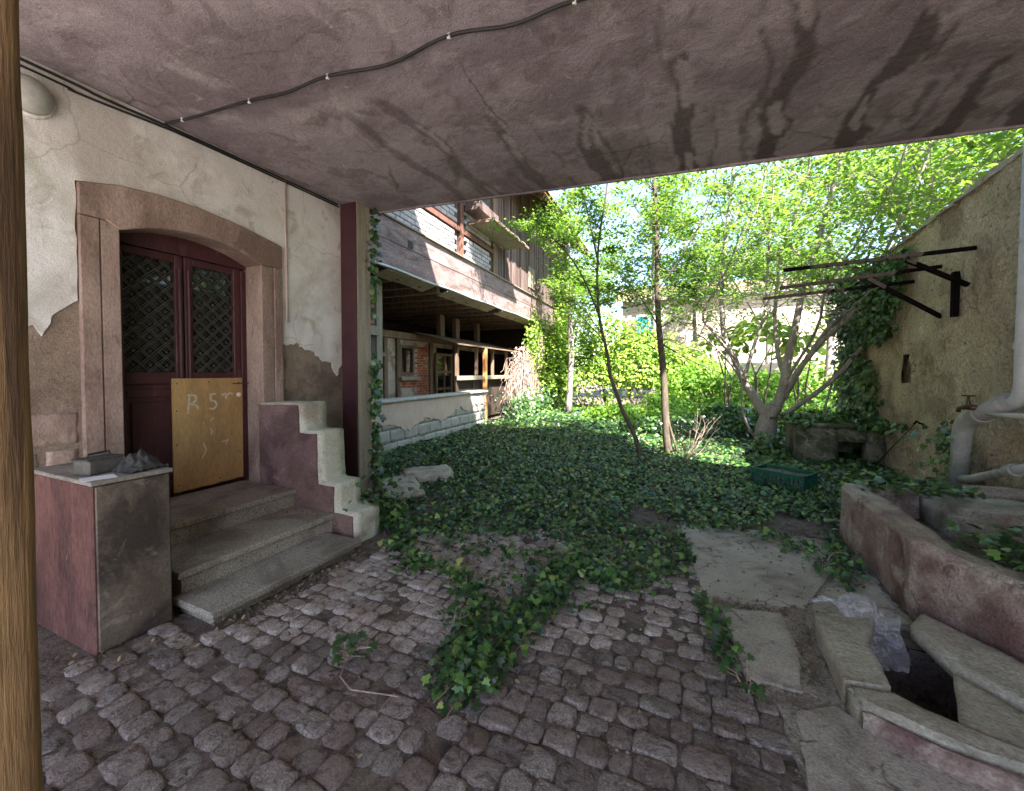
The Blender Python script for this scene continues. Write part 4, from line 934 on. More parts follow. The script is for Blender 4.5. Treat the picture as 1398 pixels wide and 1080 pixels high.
# front posts & interior
bb('inner_post', (-.72, .68, -.05), (-.56, .86, 3.32), M['palewood'], .01)
bb('brick_pier', (-.70, -1.2, -.05), (-.45, .50, 3.32), M['mortar'])
bmr = MB(); bmr.box((0, 0, 0), (.03, .20, .062)); RB = bmr.mesh('brick', M['redbrick'], bevel=.004)
row = 0; z = 2.42
while z < 3.25:
    y = -.62 - (row % 2) * .1
    while y < .3: link('brick', RB, barn, (-.448, y, z), None); y += .212
    z += .074; row += 1
bb('pier_rail', (-.44, -.9, 2.2), (-.36, .52, 2.38), M['palewood'], .006)
bb('pier_door', (-.449, -.5, .0), (-.43, .2, 2.18), M['dark'])
# back wall: infill, window, door, rail, dark loft openings
X0 = -2.0
bb('back_wall', (X0 - .2, 1.6, -.05), (X0, 5.2, 2.42), M['paleplaster'])
bb('back_wall', (X0 - .2, 5.2, 2.28), (X0, 12, 2.42), M['paleplaster'])
bb('back_rail', (X0 - .05, 1.6, 2.40), (X0 + .10, 12, 2.58), M['barntimber'], .008)
for y in (2.62, 3.15, 4.75, 6.2): bb('back_post', (X0 - .02, y, 0), (X0 + .07, y + .14, 2.40), M['barntimber'], .006)
for y in (2.0, 5.3, 6.3, 7.9): bb('loft_post', (X0 - .05, y, 2.585), (X0 + .09, y + .26, 3.32), M['barntimber'], .006)
row = 0; z = .55; k = 0
while z < 2.25:
    y = 3.42 - (row % 2) * .11
    while y < 4.6:
        inwin = (y < 4.0 and 1.28 < z) 
        if not inwin and mn.noise(Vector((y * 1.6, z * 1.8, 4))) < .33: link('brick', RB, barn, (X0 - .018 + random.uniform(-.003, .003), y, z)); k += 1
        y += .214
    z += .074; row += 1
w1 = thing('window', None, None); w1.parent = barn
mb = MB(); mb.box((X0 + .0, 3.28, 1.42), (X0 + .06, 3.36, 2.25)); mb.box((X0, 3.86, 1.42), (X0 + .06, 3.94, 2.25)); mb.box((X0, 3.36, 2.17), (X0 + .055, 3.86, 2.25)); mb.box((X0, 3.36, 1.42), (X0 + .055, 3.86, 1.5)); mb.build('window_frame', M['barntimber'], w1)
box('pane', (X0 + .002, 3.36, 1.5), (X0 + .012, 3.86, 2.17), M['glass'], w1); box('sill', (X0, 3.22, 1.28), (X0 + .16, 4.1, 1.38), M['palewood'], w1, .006)
bb('dark_doorway', (X0 + .001, 2.2, .0), (X0 + .01, 2.6, 1.95), M['dark'])
bb('wall_shelf', (X0 + .0, 2.1, 1.90), (X0 + .1, 2.62, 2.0), M['palewood'])
dr = thing('glazed_door', None, None); dr.parent = barn
mb = MB()
for a, b, c, d in ((4.95, .0, 5.03, 2.1), (5.42, .0, 5.48, 2.1), (5.86, .0, 5.94, 2.1)): mb.box((X0 + .1, a, b), (X0 + .15, c, d))
for z0 in (0, .95, 1.48, 2.02): mb.box((X0 + .105, 5.03, z0), (X0 + .145, 5.86, z0 + .07))
mb.build('door_frame', M['barntimber'], dr); box('pane', (X0 + .118, 5.03, .1), (X0 + .124, 5.86, 2.05), M['glass'], dr)
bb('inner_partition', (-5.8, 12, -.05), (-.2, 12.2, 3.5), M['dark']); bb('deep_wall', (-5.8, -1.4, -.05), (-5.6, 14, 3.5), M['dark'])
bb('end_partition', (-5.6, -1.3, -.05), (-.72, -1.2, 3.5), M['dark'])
# lean-to inside, orange post, shelf, dark panels
for i in range(14): mb = MB(); mb.add([(-.45, 3.9 + i * .36, 2.24), (-.45, 4.25 + i * .36, 2.24), (-1.95, 4.25 + i * .36, 2.62), (-1.95, 3.9 + i * .36, 2.62), (-.45, 3.9 + i * .36, 2.27), (-.45, 4.25 + i * .36, 2.27), (-1.95, 4.25 + i * .36, 2.65), (-1.95, 3.9 + i * .36, 2.65)],
       [(3, 2, 1, 0), (4, 5, 6, 7), (0, 1, 5, 4), (1, 2, 6, 5), (2, 3, 7, 6), (3, 0, 4, 7)]); mb.build('canopy_board', M['barntimber'], barn)
bb('orange_post', (-.56, 5.50, -.05), (-.44, 5.63, 2.24), M['eave'], .02)
bb('shelf_rail', (-.62, 4.0, 1.28), (-.50, 5.49, 1.40), M['palewood'], .006); bb('shelf_rail', (-.62, 5.64, 1.28), (-.50, 8.9, 1.40), M['palewood'], .006)
for i in range(5): bb('stall_board', (-.68, 4.05 + i * .95, .1), (-.64, 4.95 + i * .95, 1.27), M['dark'])
for i in range(4):
    bb('stall_frame', (-.70, 4.05 + i * 1.2, 1.40), (-.62, 4.13 + i * 1.2, 2.24), M['barntimber'])
bb('closed_wall', (-.2, 8.9, -.05), (-.01, 13.9, 3.42), M['paleplaster'])

# ================================================================== VEGETATION
# ---- ivy covering the courtyard (nobody could count it)
MAT_POLY = [(-4.6, 4.3), (-3.3, 3.85), (-3.15, 3.35), (-2.7, 2.95), (-2.44, 2.74), (-1.95, 2.5), (-1.95, 2.95), (-1.85, 3.2), (-1.5, 3.32), (-1.1, 3.38), (-.85, 3.25), (-.6, 2.95),
            (-.38, 2.86), (-.30, 3.0), (-.05, 3.2), (-.02, 3.6), (-.14, 4.05), (.35, 4.28), (.62, 4.65), (.75, 5.1), (1.2, 4.75), (2.6, 5.3), (2.6, 17), (-5.6, 17), (-5.6, 10.3), (-5.22, 5.6), (-5.1, 4.1)]
TONGUES = [([(-1.95, 2.55), (-1.6, 2.48), (-1.3, 2.3)], .07, 150), ([(-.9, 3.3), (-.88, 2.7), (-.95, 2.3), (-1.0, 1.95), (-1.02, 1.55)], .15, 620), ([(-1.25, 2.3), (-1.15, 1.9), (-1.1, 1.6)], .10, 160),
           ([(-.9, 2.9), (-.6, 2.9), (-.35, 2.9)], .15, 230), ([(0, 2.95), (.1, 2.6), (.16, 2.25)], .055, 80), ([(.45, 4.3), (.8, 4.0), (1.05, 3.8)], .12, 120), ([(-1.9, 2.9), (-1.2, 3.0), (-.9, 3.0)], .16, 120),
           ([(-1.15, 2.75), (-.95, 2.55), (-.8, 2.4)], .2, 90), ([(-2.5, 2.75), (-2.1, 2.6), (-1.9, 2.4)], .1, 110), ([(-3.35, 3.6), (-2.9, 3.3), (-2.6, 2.95)], .18, 420), ([(.9, 3.5), (1.05, 4.0), (1.06, 4.5)], .07, 120)]
def ivy_height(x, y):
    h = .05 + .05 * smooth_noise(x, y, 1.1, 3) + .03 * smooth_noise(x, y, 4, 8)
    return np.maximum(h, .015)
P = []
for (ya, yb, dens, sz) in ((2.3, 4.5, 1300, .044), (4.5, 6.5, 1150, .048), (6.5, 9, 850, .056), (9, 12.5, 500, .07), (12.5, 17, 260, .10)):
    n = int(dens * 8.2 * (yb - ya)); x = rng.uniform(-5.6, 2.6, n); y = rng.uniform(ya, yb, n)
    k = inpoly(x, y, MAT_POLY); x, y = x[k], y[k]
    k = smooth_noise(x, y, 1.7, 31) * .8 + smooth_noise(x, y, 5, 2) * .4 + rng.uniform(-.25, .25, len(x)) > np.where(y < 4.3, -.32, -.55); x, y = x[k], y[k]
    d = np.where(y < 4.4, .7, 1.0)
    P.append(np.stack([x, y, ivy_height(x, y) * d + rng.uniform(-.02, .035, len(x)), rng.uniform(.45, 1.5, len(x)) * sz], 1))
for pts, sp, n in TONGUES:
    n = int(n * 1.3); t = rng.uniform(0, len(pts) - 1, n); i = t.astype(int); f_ = t - i; A = np.array(pts); B = A[np.minimum(i + 1, len(pts) - 1)]
    xy = A[i] * (1 - f_)[:, None] + B * f_[:, None] + rng.normal(0, sp * .6, (n, 2))
    P.append(np.concatenate([xy, (.03 + np.abs(rng.normal(0, .035, n)))[:, None], (rng.uniform(.55, 1.25, n) * .052)[:, None]], 1))
P = np.concatenate(P)
bad = (inpoly(P[:, 0], P[:, 1], OUT)) | (P[:, 0] < -2.5) & (P[:, 1] < 2.95)
P = P[~bad]
N = rng.normal(size=(len(P), 3)) * (.55, .55, .1) + (0, -.2, 1)
ivy = leaves('ivy_ground_cover', IVY, P[:, :3], N, P[:, 3], M['ivyleaf']); ivy['kind'] = 'stuff'
x = rng.uniform(-5, 2.4, 5000); y = rng.uniform(2.7, 11, 5000); k = inpoly(x, y, MAT_POLY); x, y = x[k], y[k]
dl = leaves('dead_leaves', OV, np.stack([x, y, ivy_height(x, y) + rng.uniform(-.01, .05, len(x))], 1)[:2200], rng.normal(size=(min(len(x), 2200), 3)) * .6 + (0, 0, .8), rng.uniform(.02, .05, min(len(x), 2200)), M['drylitter']); dl['kind'] = 'stuff'
# trailing ivy stems
mb = MB()
for pts, sp, n in TONGUES:
    for q in range(7):
        a = [Vector((*p, .015)) + Vector((random.gauss(0, sp * .4), random.gauss(0, sp * .4), random.uniform(0, .02))) for p in pts]
        out = []
        for i in range(len(a) - 1):
            for t in (0, .25, .5, .75): out.append(a[i].lerp(a[i + 1], t) + Vector((random.gauss(0, .015), random.gauss(0, .015), 0)))
        out.append(a[-1]); mb.tube(out, .0025, 4, False)
tag(mb.build('ivy_stems', M['drytwig']), kind='stuff')
# dark ground under the ivy mat comes from the soil; a low hummock behind the tree
def blob_leaves(name, tm, cs, n, size, m, label, cat, group=None, kind=None, hollow=.55, flat=.3, sq=1.0):
    """cs: list of (x,y,z, rx,ry,rz); leaves spread through the shells of the lumps"""
    W = np.array([c[3] * c[4] + c[4] * c[5] + c[3] * c[5] for c in cs]); k = rng.choice(len(cs), n, p=W / W.sum()); C_ = np.array(cs)[k]
    d = norm(rng.normal(size=(n, 3))); d[:, 2] = np.where(rng.random(n) < .75, np.abs(d[:, 2]), d[:, 2])
    rr = hollow + (1 - hollow) * rng.random(n) ** .6; lump = 1 + .25 * np.array([mn.noise(Vector(v * 2.2) + Vector((5, c[0], c[1]))) for v, c in zip(d, C_)])
    pos = C_[:, :3] + d * C_[:, 3:6] * (rr * lump)[:, None]; pos[:, 2] = np.maximum(pos[:, 2], .02)
    N = d * (1 - flat) + rng.normal(size=(n, 3)) * .45 + np.array([0, 0, flat])
    return leaves(name, tm, pos, N, rng.uniform(.6, 1.3, n) * size, m)
def bush(name, tm, cs, n, size, m, label, cat, group=None, stem=True, **k):
    t = thing(name, label, cat, (cs[0][0], cs[0][1], 0), 0, group); o = blob_leaves('leaves', tm, [(c[0] - cs[0][0], c[1] - cs[0][1], *c[2:]) for c in cs], n, size, m, None, None, **k); o.parent = t
    if stem:
        mb = MB()
        for c in cs[:6]:
            for q in range(3):
                mb.tube([(c[0] - cs[0][0] + random.uniform(-.1, .1), c[1] - cs[0][1], 0), (c[0] - cs[0][0] + random.uniform(-.3, .3) * c[3], c[1] - cs[0][1] + random.uniform(-.2, .2), c[2] * .6), (c[0] - cs[0][0] + random.uniform(-.6, .6) * c[3], c[1] - cs[0][1] + random.uniform(-.5, .5) * c[4], c[2] + c[5] * .6)], [.03, .02, .006], 5)
        mb.build('stems', M['darkbark'], t)
    return t
def hummock(): pass
o = blob_leaves('x', IVY, [(-.6, 10.3, .0, 1.3, .6, .5), (.6, 10.8, .1, 1.0, .6, .65), (1.95, 8.65, .66, .75, .42, .14), (1.95, 9.5, .3, .55, .5, .45), (1.1, 8.5, .1, .3, .3, .35), (.2, 10.0, .0, .5, .4, .3), (1.55, 8.2, .62, .16, .16, .12), (2.4, 8.0, .66, .25, .2, .14)], 7000, .085, M['wallivy'], None, None)
o.name = 'ivy_mound'; tag(o, 'dark ivy mounded over the low wall and round the forked tree', 'ivy')

# ---- ivy on the ochre wall
def wall_ivy(n, ok, xr, yr, zr, size, nx, plane='x', depth=.08):
    a = rng.uniform(*yr, n); z = rng.uniform(*zr, n); k = ok(a, z); a, z = a[k], z[k]; d = np.abs(rng.normal(0, depth, len(a))) + .01
    X = xr + nx * d; P_ = np.stack([X, a, z], 1); N_ = rng.normal(size=P_.shape) * .38 + (nx * .9, -.15, .45); return P_, N_, rng.uniform(.6, 1.25, len(a)) * size
fn = lambda a, z: (smooth_noise(a, z, 1.9, 6) * .7 + smooth_noise(a, z, 5, 1) * .3 + (a - 8.2) * .55 + np.where(z > 2.0, (z - 2.0) * .35, 0) - np.where((z > 1.1) & (z < 2.0) & (a < 9.3), .55, 0) + np.where(z < .9, (.9 - z) * .8, 0) - np.where((z < .62) & (a < 8.5), 2, 0)) > -.12
Pa, Na, Sa = wall_ivy(9000, fn, 2.56, (6.6, 10.2), (0, 3.2), .085, -1)
Pb, Nb, Sb = wall_ivy(900, lambda a, z: (a - 5.95) ** 2 / .06 + (z - .62) ** 2 / .13 < 1, 2.52, (5.6, 6.3), (.2, 1.1), .075, -1, depth=.12)
tag(leaves('wall_ivy', IVY, Pa, Na, Sa, M['wallivy'], droop=(0, 0, -1)), 'dark ivy climbing the far end of the ochre wall', 'ivy')
tag(leaves('wall_ivy', IVY, Pb[:160], Nb[:160], Sb[:160], M['wallivy'], droop=(0, 0, -1)), 'small ivy spray growing round the grey pipe elbow', 'ivy')
Pe = np.stack([rng.uniform(2.3, 2.7, 1400), rng.uniform(8.2, 10.4, 1400), rng.uniform(2.2, 3.3, 1400)], 1); 
tag(leaves('hanging_ivy', IVY, Pe, rng.normal(size=Pe.shape) * .5 + (-.6, -.3, .5), rng.uniform(.06, .1, 1400), M['wallivy']), 'ivy bunch hanging over the far top corner of the ochre wall', 'ivy')
# trough ivy
tp = [((1.35 + random.random() * 1.2), (2.75 + random.random() * .9), .40 + random.random() * .20) for _ in range(1100)]
tp = [p for p in tp if p[1] > 2.80 + (p[0] - 1.4) * -.25 and p[0] - 1.35 > (3.5 - p[1]) * .25 - .05 and p[1] < 3.35 + (p[0] - 1.5) * .35]
tp2 = [(1.25 + random.random() * .75, 4.35 + random.random() * .55, .50 + random.random() * .07) for _ in range(230)]
tag(leaves('trough_ivy', IVY, tp, rng.normal(size=(len(tp), 3)) * .35 + (0, 0, 1), rng.uniform(.045, .08, len(tp)), M['wallivy']), 'bright ivy trailing inside the near end of the trough', 'ivy')
tag(leaves('trough_ivy', IVY, tp2, rng.normal(size=(len(tp2), 3)) * .35 + (0, 0, 1), rng.uniform(.05, .08, len(tp2)), M['wallivy']), 'ivy creeping over the far rim of the trough', 'ivy')
# vine up the corner post and over the barn corner
pv = [(-3.70 + random.gauss(0, .035), 3.93 + random.gauss(0, .05), z + random.gauss(0, .03)) for z in np.concatenate([np.random.uniform(.2, 1.7, 230), np.random.uniform(2.2, 3.5, 90)])]
tag(leaves('post_vine', IVY, pv, rng.normal(size=(len(pv), 3)) * .45 + (.6, -.5, .3), rng.uniform(.05, .10, len(pv)), M['wallivy'], droop=(0, 0, -1)), 'ivy vine climbing behind the bare wood corner post', 'ivy')
sp = [(-2.95 + random.gauss(0, .18), 3.1 + random.gauss(0, .2), abs(random.gauss(.12, .12)) + .03) for _ in range(260)]
tag(leaves('ivy_clump', IVY, sp, rng.normal(size=(260, 3)) * .45 + (0, 0, .8), rng.uniform(.05, .085, 260), M['wallivy']), kind='stuff')

# ---- foreground ivy sprig with separate leaves
spg = thing('ivy_sprig', 'small ivy sprig growing between cobbles left of centre', 'plant', (-1.66, 1.55, 0))
lm = {}
def single_leaf(parent, p, nrm, size, m=M['wallivy'], tm=IVY, name='leaf'):
    V, F = leaves_arrays(*tm, np.array([[0, 0, 0.]]), np.array([nrm], float), np.array([size])); me = raw_mesh(name, V, F, m); o = link(name, me, parent, p); return o
mb = MB()
for i in range(22):
    a = random.uniform(0, 6.28); r_ = random.uniform(.02, .16); p = (r_ * math.cos(a) + .03, r_ * math.sin(a) * .7, random.uniform(.03, .13)); mb.tube([(0, 0, 0), (p[0] * .5, p[1] * .5, p[2] * .8), p], .0018, 4)
    single_leaf(spg, p, (random.gauss(0, .4), random.gauss(-.2, .4), 1), random.uniform(.04, .075))
mb.tube([(0, 0, .01), (.08, -.12, .02), (.2, -.17, .03), (.42, -.1, .02)], .003, 4); mb.build('stem', M['drytwig'], spg)
for (x, y, n_, lab) in ((-1.28, 1.98, 14, 'upright ivy shoot at the edge of the ivy tongue'), (.21, 2.15, 9, 'small bright ivy shoot at the corner of the concrete pad'), (-1.42, 2.35, 14, 'loose ivy shoot among the middle cobbles'), (.86, 3.75, 12, 'light green ivy shoot beside the trough foot')):
    t = thing('ivy_shoot', lab, 'plant', (x, y, 0), 0, 'ivy shoots between the cobbles'); mb = MB()
    for i in range(n_):
        a = random.uniform(0, 6.28); r_ = random.uniform(.0, .13); p = (r_ * math.cos(a), r_ * math.sin(a), random.uniform(.03, .14)); mb.tube([(0, 0, 0), (p[0] * .5, p[1] * .5, p[2] * .8), p], .0015, 4)
        single_leaf(t, p, (random.gauss(0, .4), random.gauss(-.2, .4), 1), random.uniform(.035, .07))
    mb.build('stem', M['drytwig'], t)

# ---- trees
def resample(pts, k=5):
    P_ = [Vector(p) for p in pts]; out = []
    for i in range(len(P_) - 1):
        p0, p1, p2, p3 = P_[max(i - 1, 0)], P_[i], P_[i + 1], P_[min(i + 2, len(P_) - 1)]
        for j in range(k):
            t = j / k; out.append(.5 * ((2 * p1) + (-p0 + p2) * t + (2 * p0 - 5 * p1 + 4 * p2 - p3) * t * t + (-p0 + 3 * p1 - 3 * p2 + p3) * t ** 3))
    out.append(P_[-1]); return out
def tree(name, label, base, limbs, twigs, leaf_n, leaf, m_bark, m_leaf, tm=OV, tw_len=(.5, 1.3), spread=.16, start=.35, group=None, outward=None, zmin=1.7):
    """limbs: list of (points, r0, r1); twigs per limb; leaf_n per twig"""
    t = thing(name, label, 'tree', base, 0, group); b0 = Vector(base); LP = []; tw = MB()
    for li, (pts, r0, r1) in enumerate(limbs):
        q = resample([Vector(p) - b0 for p in pts], 4); n = len(q)
        q = [p + Vector((mn.noise(p * 2.1), mn.noise(p * 2.1 + Vector((9, 0, 0))), 0)) * .02 for p in q]
        mb = MB(); rad = [r0 + (r1 - r0) * (i / (n - 1)) ** .8 for i in range(n)]
        mb.tube(q, rad, 10 if r0 > .04 else 7); mb.build('trunk' if li == 0 else 'limb', m_bark, t, smooth=True)
        for k in range(twigs[li] if isinstance(twigs, (list, tuple)) else twigs):
            i = int(n * (start + (1 - start) * random.random() ** .8)); i = min(i, n - 2); p = q[i].copy()
            if (p + b0).z < zmin * .7: continue
            a = random.uniform(0, 2 * math.pi); d = Vector((math.cos(a), math.sin(a), random.uniform(-.05, .75))).normalized()
            if outward is not None: d = (d + Vector(outward) * random.random()).normalized()
            L_ = random.uniform(*tw_len); pp = [p]; steps = 6
            for s_ in range(steps):
                d = (d + Vector((random.gauss(0, .16), random.gauss(0, .16), random.gauss(.02, .12)))).normalized(); pp.append(pp[-1] + d * L_ / steps)
            rr = min(rad[i] * .45, .012); tw.tube(pp, [rr * (1 - .85 * s_ / steps) for s_ in range(steps + 1)], 4, False)
            for s_ in range(2, steps + 1):
                if random.random() < .6:
                    d2 = (d + Vector((random.gauss(0, .8), random.gauss(0, .8), random.gauss(0, .4)))).normalized(); e = pp[s_] + d2 * L_ * .35
                    tw.tube([pp[s_], e], [.004, .0015], 3, False); LP += [pp[s_].lerp(e, random.uniform(.2, 1.1)) for _ in range(leaf_n // 9 + 1)]
            for _ in range(leaf_n):
                f_ = random.uniform(.2, 1.05) * steps; i0 = min(int(f_), steps - 1); LP.append(pp[i0].lerp(pp[i0 + 1], f_ - i0))
    tw.build('twigs', m_bark, t, kind='stuff')
    LP = np.array([tuple(p) for p in LP if (p + b0).z > zmin]); LP += rng.normal(0, spread, LP.shape) * (1, 1, .6)
    N_ = rng.normal(size=LP.shape) * .45 + (0, 0, 1)
    leaves('crown', tm, LP, N_, rng.uniform(.65, 1.25, len(LP)) * leaf, m_leaf, t); return t
def dscale(p, k): return (p[0] * k, p[1] * k, 1.5 + (p[2] - 1.5) * k)
def limb(pts, k0, k1):
    n = len(pts); return [dscale((a, 9.6, c), k0 + (k1 - k0) * i / (n - 1)) for i, (a, c) in enumerate(pts)]
ML = [
 (limb([(1.17, -.06), (1.21, .37), (1.25, .60), (1.36, .85)], 1, 1), .23, .14),
 (limb([(1.25, .55), (1.0, .96), (.8, 1.33), (.63, 1.78), (.45, 2.2), (.37, 3.15), (.43, 4.2), (.55, 5.52), (.59, 7.27)], 1, 1.05), 0.101, 0.024),
 (limb([(.63, 1.78), (.25, 2.32), (.03, 2.71), (.37, 3.45), (.69, 4.16), (1.07, 5.13), (1.17, 6.68)], 1, .9), 0.035, 0.012),
 (limb([(.8, 1.33), (.98, 2.07), (1.16, 2.79), (1.21, 4.09), (1.3, 5.94), (1.3, 7.6)], 1, 1.1), 0.043, 0.014),
 (limb([(1.30, .70), (1.44, 1.0), (1.51, 1.4), (1.58, 1.91), (1.71, 2.62), (1.82, 3.31), (2.09, 4.39), (2.35, 5.7), (2.48, 7.26)], 1, 1), 0.117, 0.024),
 (limb([(1.51, 1.4), (1.38, 1.91), (1.33, 2.64), (1.45, 3.92), (1.79, 5.13), (1.99, 6.87)], 1, 1.08), 0.055, 0.016),
 (limb([(1.50, 1.15), (1.96, 1.9), (2.4, 2.44), (2.93, 3.07), (3.7, 4.14), (4.65, 5.18)], 1, .8), 0.058, 0.016),
 (limb([(1.5, .97), (1.79, 1.62), (2.18, 2.31), (2.72, 2.96), (3.07, 3.85), (3.49, 5.06), (3.75, 6.37)], 1, .88), 0.051, 0.016),
 (limb([(1.40, .58), (1.97, 1.05), (2.42, 1.55), (2.73, 2.02)], 1, .93), 0.051, 0.032),
 (limb([(1.17, -.03), (.87, .43), (.76, 1.02), (.73, 1.48), (.46, 1.93), (.04, 1.94), (-.84, 2.28)], .98, .9), 0.027, 0.006),
 (limb([(1.5, 1.3), (2.0, 2.3), (2.2, 3.2), (2.9, 4.4), (3.3, 5.6)], 1, .75), 0.031, 0.010),
 (limb([(.8, 1.33), (.3, 2.0), (-.3, 2.5), (-.9, 3.0)], 1, .85), 0.023, 0.006),
]
random.seed(21)
tree('forked_tree', 'forked multi stemmed grey tree rising from the ivy before the low wall', (1.17, 9.6, 0), ML, [0, 44, 36, 34, 46, 38, 46, 46, 3, 8, 36, 16], 30, .09, M['bark'], M['lightleaf'], tw_len=(.6, 1.9), spread=.07, start=.30, zmin=2.9)
# bare twiggy tangle low in the same tree
tree('slender_tree', 'thin leaning sapling, leftmost of the slender trees in the ivy', (-.91, 7.27, 0),
     [([(-.91, 7.27, -.03), (-1.0, 7.27, .35), (-1.23, 7.27, .84), (-1.42, 7.3, 1.35), (-1.51, 7.3, 1.87), (-1.64, 7.27, 2.52), (-1.69, 7.3, 3.16), (-1.63, 7.2, 3.8), (-1.5, 7.1, 4.54), (-1.32, 7.0, 5.63)], .045, .012),
      ([(-1.64, 7.27, 2.52), (-2.02, 7.3, 3.33), (-2.44, 7.3, 3.91), (-2.8, 7.3, 4.09), (-3.1, 7.27, 4.35)], .02, .006), ([(-1.65, 7.27, 3.4), (-1.95, 7.4, 4.6), (-2.4, 7.5, 6.0), (-2.8, 7.4, 7.2)], .02, .008), ([(-2.3, 7.45, 5.8), (-3.1, 7.6, 6.8), (-3.9, 7.8, 7.8), (-4.3, 8.1, 8.6)], .015, .006)],
     [34, 20, 40, 34], 38, .075, M['darkbark'], M['lightleaf'], tw_len=(.4, 1.1), spread=.07, start=.3, group='slender saplings in the ivy', zmin=2.6)
tree('slender_tree', 'straight upright sapling with a split foot, between the leaning sapling and the forked tree', (-.5, 8.0, 0),
     [([(-.5, 8.0, -.03), (-.55, 8.0, .3), (-.59, 8.0, .81), (-.63, 8.0, 1.61), (-.73, 8, 2.55), (-.75, 8, 3.63), (-.81, 8, 4.83), (-.86, 8, 6.3)], .085, .03),
      ([(-.32, 7.9, -.03), (-.45, 7.95, .35), (-.58, 8.0, .8)], .03, .015), ([(-.64, 8, 2.01), (-.2, 8, 1.74), (.33, 8, 1.48)], .016, .006), ([(-.7, 8, 2.3), (-1.1, 7.9, 3.0), (-1.6, 7.8, 3.6)], .015, .006), ([(-.75, 8, 3.0), (-.3, 7.9, 3.6), (.1, 7.8, 4.4), (.3, 7.8, 5.4)], .02, .006)],
     [64, 0, 1, 20, 34], 38, .076, M['darkbark'], M['lightleaf'], tw_len=(.5, 1.3), spread=.07, start=.3, group='slender saplings in the ivy', zmin=2.3)
# dry twiggy shrub
ds = thing('dry_shrub', 'bare pinkish twiggy shrub at the foot of the upright sapling', 'shrub', (-.22, 7.34, 0)); mb = MB()
for i in range(26):
    a = random.uniform(-1.2, 1.2); p = Vector((random.gauss(0, .03), random.gauss(0, .05), 0)); d = Vector((math.sin(a) * .6, random.gauss(0, .25), 1)).normalized(); pp = [p]; L_ = random.uniform(.35, 1.1)
    for s_ in range(6): d = (d + Vector((random.gauss(0, .22), random.gauss(0, .2), .02))).normalized(); pp.append(pp[-1] + d * L_ / 6)
    mb.tube(pp, [.006 * (1 - .8 * s_ / 6) for s_ in range(7)], 4, False)
    for s_ in (3, 4, 5): mb.tube([pp[s_], pp[s_] + Vector((random.gauss(0, .08), random.gauss(0, .05), .08))], .002, 3, False)
mb.build('branches', M['drytwig'], ds)
# trees further off
def far_tree(base, h, r_, nl, size, label, mleaf='lightleaf', group='trees behind the courtyard', lean=(0, 0)):
    limbs = []; b = Vector(base); top = b + Vector((lean[0], lean[1], h))
    limbs.append(([b, b.lerp(top, .35) + Vector((.1, 0, 0)), b.lerp(top, .7), top], .05 + h * .012, .03))
    for i in range(7):
        t = random.uniform(.25, .8); p = b.lerp(top, t); a = random.uniform(0, 6.28); q = p + Vector((math.cos(a) * r_, math.sin(a) * r_, h * (.15 + .25 * random.random()))); limbs.append(([p, p.lerp(q, .5) + Vector((0, 0, .2)), q], .05, .012))
    return tree('garden_tree', label, base, limbs, [int(nl * 1.1)] * 8, 38, size, M['bark'], M[mleaf], tw_len=(r_ * .35, r_ * .8), spread=.17, start=.25, group=group, zmin=h * .28)
random.seed(33)
far_tree((4.4, 10.8, 0), 6.5, 2.2, 20, .12, 'leafy tree beyond the ochre wall, arching over its top')
far_tree((5.0, 7.6, 0), 6.0, 1.9, 16, .11, 'leafy tree close behind the ochre wall at the right edge')
far_tree((3.5, 15.5, 0), 8.0, 2.4, 18, .14, 'tall leafy tree beyond the end of the ochre wall')
far_tree((-2.2, 21.5, 0), 10, 2.6, 18, .17, 'leafy tree standing beyond the hedge, left of the teal window')
far_tree((-6.2, 20.0, 0), 10, 2.6, 18, .17, 'leafy tree rising behind the barn roof end')
far_tree((2.6, 21, 0), 9.5, 2.4, 20, .17, 'distant leafy tree in front of the pale house')
far_tree((-.4, 23.5, 0), 9.0, 1.8, 18, .17, 'slim distant leafy tree right beside the teal window')
far_tree((-4.3, 14.2, 0), 6.6, 1.3, 16, .11, 'leafy tree growing against the far end of the barn')

# ---- bright hedges and undergrowth
bush('vine_hedge', OV, [(-4.3, 16.2, 1.0, 1.3, .8, 2.8), (-3.4, 16.6, 1.2, 1.3, .8, 2.8), (-2.3, 16.4, 1.0, 1.3, .8, 2.4), (-5.4, 15.4, .8, .9, .9, 2.8), (-1.2, 16.8, .9, 1.2, .8, 1.9), (-.2, 17, .8, 1.2, .8, 1.8)], 21000, .15, M['hedgeleaf'], 'tall sunlit yellow green hedge left of the teal window', 'hedge')
bush('undergrowth', OV, [(0, 15.8, .4, 1.5, .9, 1.5), (1.6, 15.5, .4, 1.5, .9, 1.3), (3.2, 15.8, .4, 1.5, .9, 1.5), (4.8, 16, .4, 1.5, 1, 1.6), (-1, 14.6, .1, 1.0, .7, .8)], 14000, .14, M['weedleaf'], 'bright green undergrowth filling the far yard behind the forked tree', 'bushes')
bush('undergrowth', RH, [(.6, 12.6, .0, 1.2, .9, .7), (2.0, 12.3, .0, 1.0, .8, .75), (-.8, 12.4, .0, 1.0, .7, .45), (-2.4, 13.2, 0, 1.2, .8, .5), (3.0, 12.6, 0, .8, .8, .8)], 9000, .13, M['weedleaf'], 'lower lime green weeds between the trees and the far hedge', 'bushes')
bush('fig_bush', BIG, [(1.35, 12.0, 2.3, .9, .5, .55), (.6, 12.2, 2.2, .6, .4, .4), (2.2, 12.1, 2.0, .5, .4, .5)], 300, .20, M['hedgeleaf'], 'shrub with large pale green leaves behind the forked tree', 'shrub')
